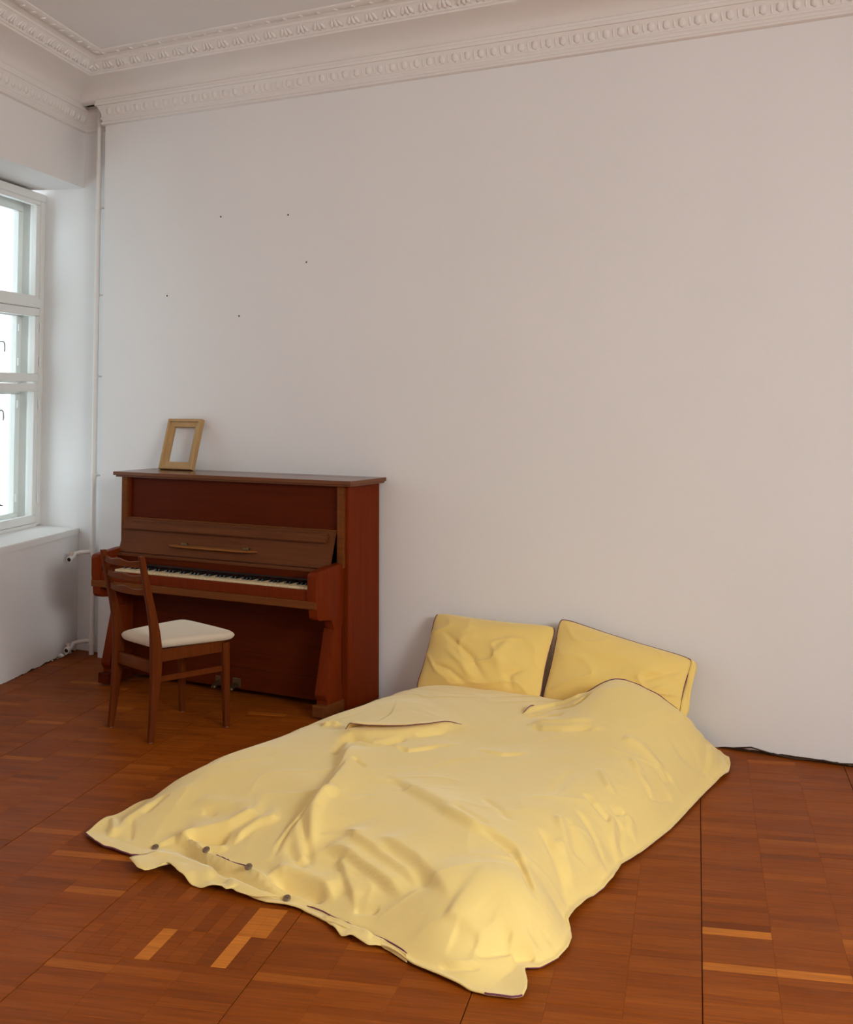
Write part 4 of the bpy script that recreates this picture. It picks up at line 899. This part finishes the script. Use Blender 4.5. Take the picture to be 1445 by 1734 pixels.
# ---- pillows: four corners, bulge, wrinkles
def pillow(name, label, tl, tr, bl, br, thick, seed, creases, pipe_edges, flange=None):
    tl, tr, bl, br = map(Vector, (tl, tr, bl, br))
    base = (bl + br) / 2
    t = thing(name, (base.x, base.y, 0), label, 'pillow', 0)
    n = ((br - bl).normalized().cross((tl - bl).normalized())).normalized()          # towards the room
    N = 72; nz = Noise(seed); nz2 = Noise(seed + 1)
    g = {}
    u = np.linspace(-1, 1, N + 1); UU, VV = np.meshgrid(u, u, indexing='ij')
    UU = np.sign(UU) * np.abs(UU) ** 0.85; VV = np.sign(VV) * np.abs(VV) ** 0.85
    prof = (np.clip(1 - np.abs(UU) ** 2.6, 0, 1) ** 0.62) * (np.clip(1 - np.abs(VV) ** 2.6, 0, 1) ** 0.62)
    pu = UU * (1 - 0.04 * (1 - VV ** 2) - 0.045 * np.abs(VV) ** 10); pv = VV * (1 - 0.05 * (1 - UU ** 2) - 0.06 * np.abs(UU) ** 10)
    wr = 0.006 * nz(UU * 2.2 + 4, VV * 2.2 + 4) + 0.010 * (1 - np.abs(nz2(UU * 1.6 + VV * 0.9 + 3, VV * 1.8 - UU * 0.8 + 7))) ** 6 
    for pts, amp, w in creases:
        d, s, a = seg_dist(UU.ravel(), VV.ravel(), densify(pts, 0.03)); e = np.clip(np.minimum(a, 1 - a) / 0.3, 0, 1)
        wr += (amp * e * np.exp(-(d / w) ** 2)).reshape(UU.shape)
    bm = bmesh.new(); fr = {}; bk_ = {}
    for i in range(N + 1):
        for j in range(N + 1):
            a, b = (pu[i, j] + 1) / 2, (pv[i, j] + 1) / 2
            p = bl * (1 - a) * (1 - b) + br * a * (1 - b) + tl * (1 - a) * b + tr * a * b
            e = prof[i, j]
            fr[i, j] = bm.verts.new(p + n * (thick * e + wr[i, j] * min(1, e * 2.2)))
            bk_[i, j] = fr[i, j] if (i in (0, N) or j in (0, N)) else bm.verts.new(p - n * (thick * 0.7 * e))
    for i in range(N):
        for j in range(N):
            bm.faces.new((fr[i, j], fr[i + 1, j], fr[i + 1, j + 1], fr[i, j + 1]))
            q = (bk_[i, j], bk_[i, j + 1], bk_[i + 1, j + 1], bk_[i + 1, j])
            try: bm.faces.new(q)
            except ValueError: pass
    rings = {'left': [fr[0, j].co.copy() for j in range(0, N + 1, 2)], 'right': [fr[N, j].co.copy() for j in range(0, N + 1, 2)],
             'top': [fr[i, N].co.copy() for i in range(0, N + 1, 2)], 'bottom': [fr[i, 0].co.copy() for i in range(0, N + 1, 2)]}
    obj('pillow_case', bm, PILLOW, t, True)
    for e in pipe_edges:
        obj('piping', tube([p + n * 0.002 for p in rings[e]], 0.0022, 6), PIPING, t, True)
    if flange:
        edge_, dirs, wd = flange
        bm = bmesh.new(); rows = []
        for k, p in enumerate(rings[edge_]):
            tt = k / (len(rings[edge_]) - 1); ww = wd * (0.55 + 0.45 * math.sin(math.pi * min(1, 0.25 + tt * 0.75)))
            d = Vector(dirs).normalized()
            rows.append([bm.verts.new(p + d * ww * f_ + n * (0.006 * math.sin(9 * tt + 3 * f_))) for f_ in (0, 0.35, 0.7, 1.0)])
        for A, B in zip(rows[:-1], rows[1:]):
            for k in range(3): bm.faces.new((A[k], A[k + 1], B[k + 1], B[k]))
        o = obj('pillow_flap', bm, PILLOW, t, True); m_ = o.modifiers.new('thickness', 'SOLIDIFY'); m_.thickness = 0.003
    return t
pillow('pillow', 'left yellow pillow leaning on the wall, nearer the piano', (2.6737, -0.0700, 0.4924), (3.3420, -0.0700, 0.4835), (2.6601, -0.2600, 0.1306), (3.3546, -0.3000, 0.1679), 0.085, 31,
       [([(-0.75, 0.55), (-0.1, -0.1), (0.25, -0.75)], -0.016, 0.05), ([(-0.6, 0.1), (-0.2, -0.3), (0.05, -0.8)], 0.012, 0.06), ([(0.5, 0.6), (0.35, 0.0), (0.45, -0.5)], 0.014, 0.09), ([(-0.8, -0.3), (-0.4, -0.5), (0.0, -0.9)], -0.012, 0.05), ([(0.8, -0.2), (0.55, -0.45), (0.6, -0.85)], -0.014, 0.06)],
       ('left', 'right', 'bottom'))
pillow('pillow', 'right yellow pillow with a loose end flap, sloping down against the wall', (3.3547, -0.0700, 0.5293), (4.0159, -0.0800, 0.4005), (3.3409, -0.2700, 0.1597), (4.0057, -0.2600, 0.1811), 0.085, 41,
       [([(0.4, -0.3), (0.75, 0.2), (0.95, 0.6)], -0.012, 0.06), ([(0.5, -0.8), (0.65, -0.4), (0.85, -0.1)], 0.010, 0.05), ([(-0.7, 0.5), (-0.2, 0.35), (0.4, 0.4)], 0.006, 0.12)],
       ('left', 'top', 'right'), ('right', (0.85, 0.3, -0.35), 0.035))
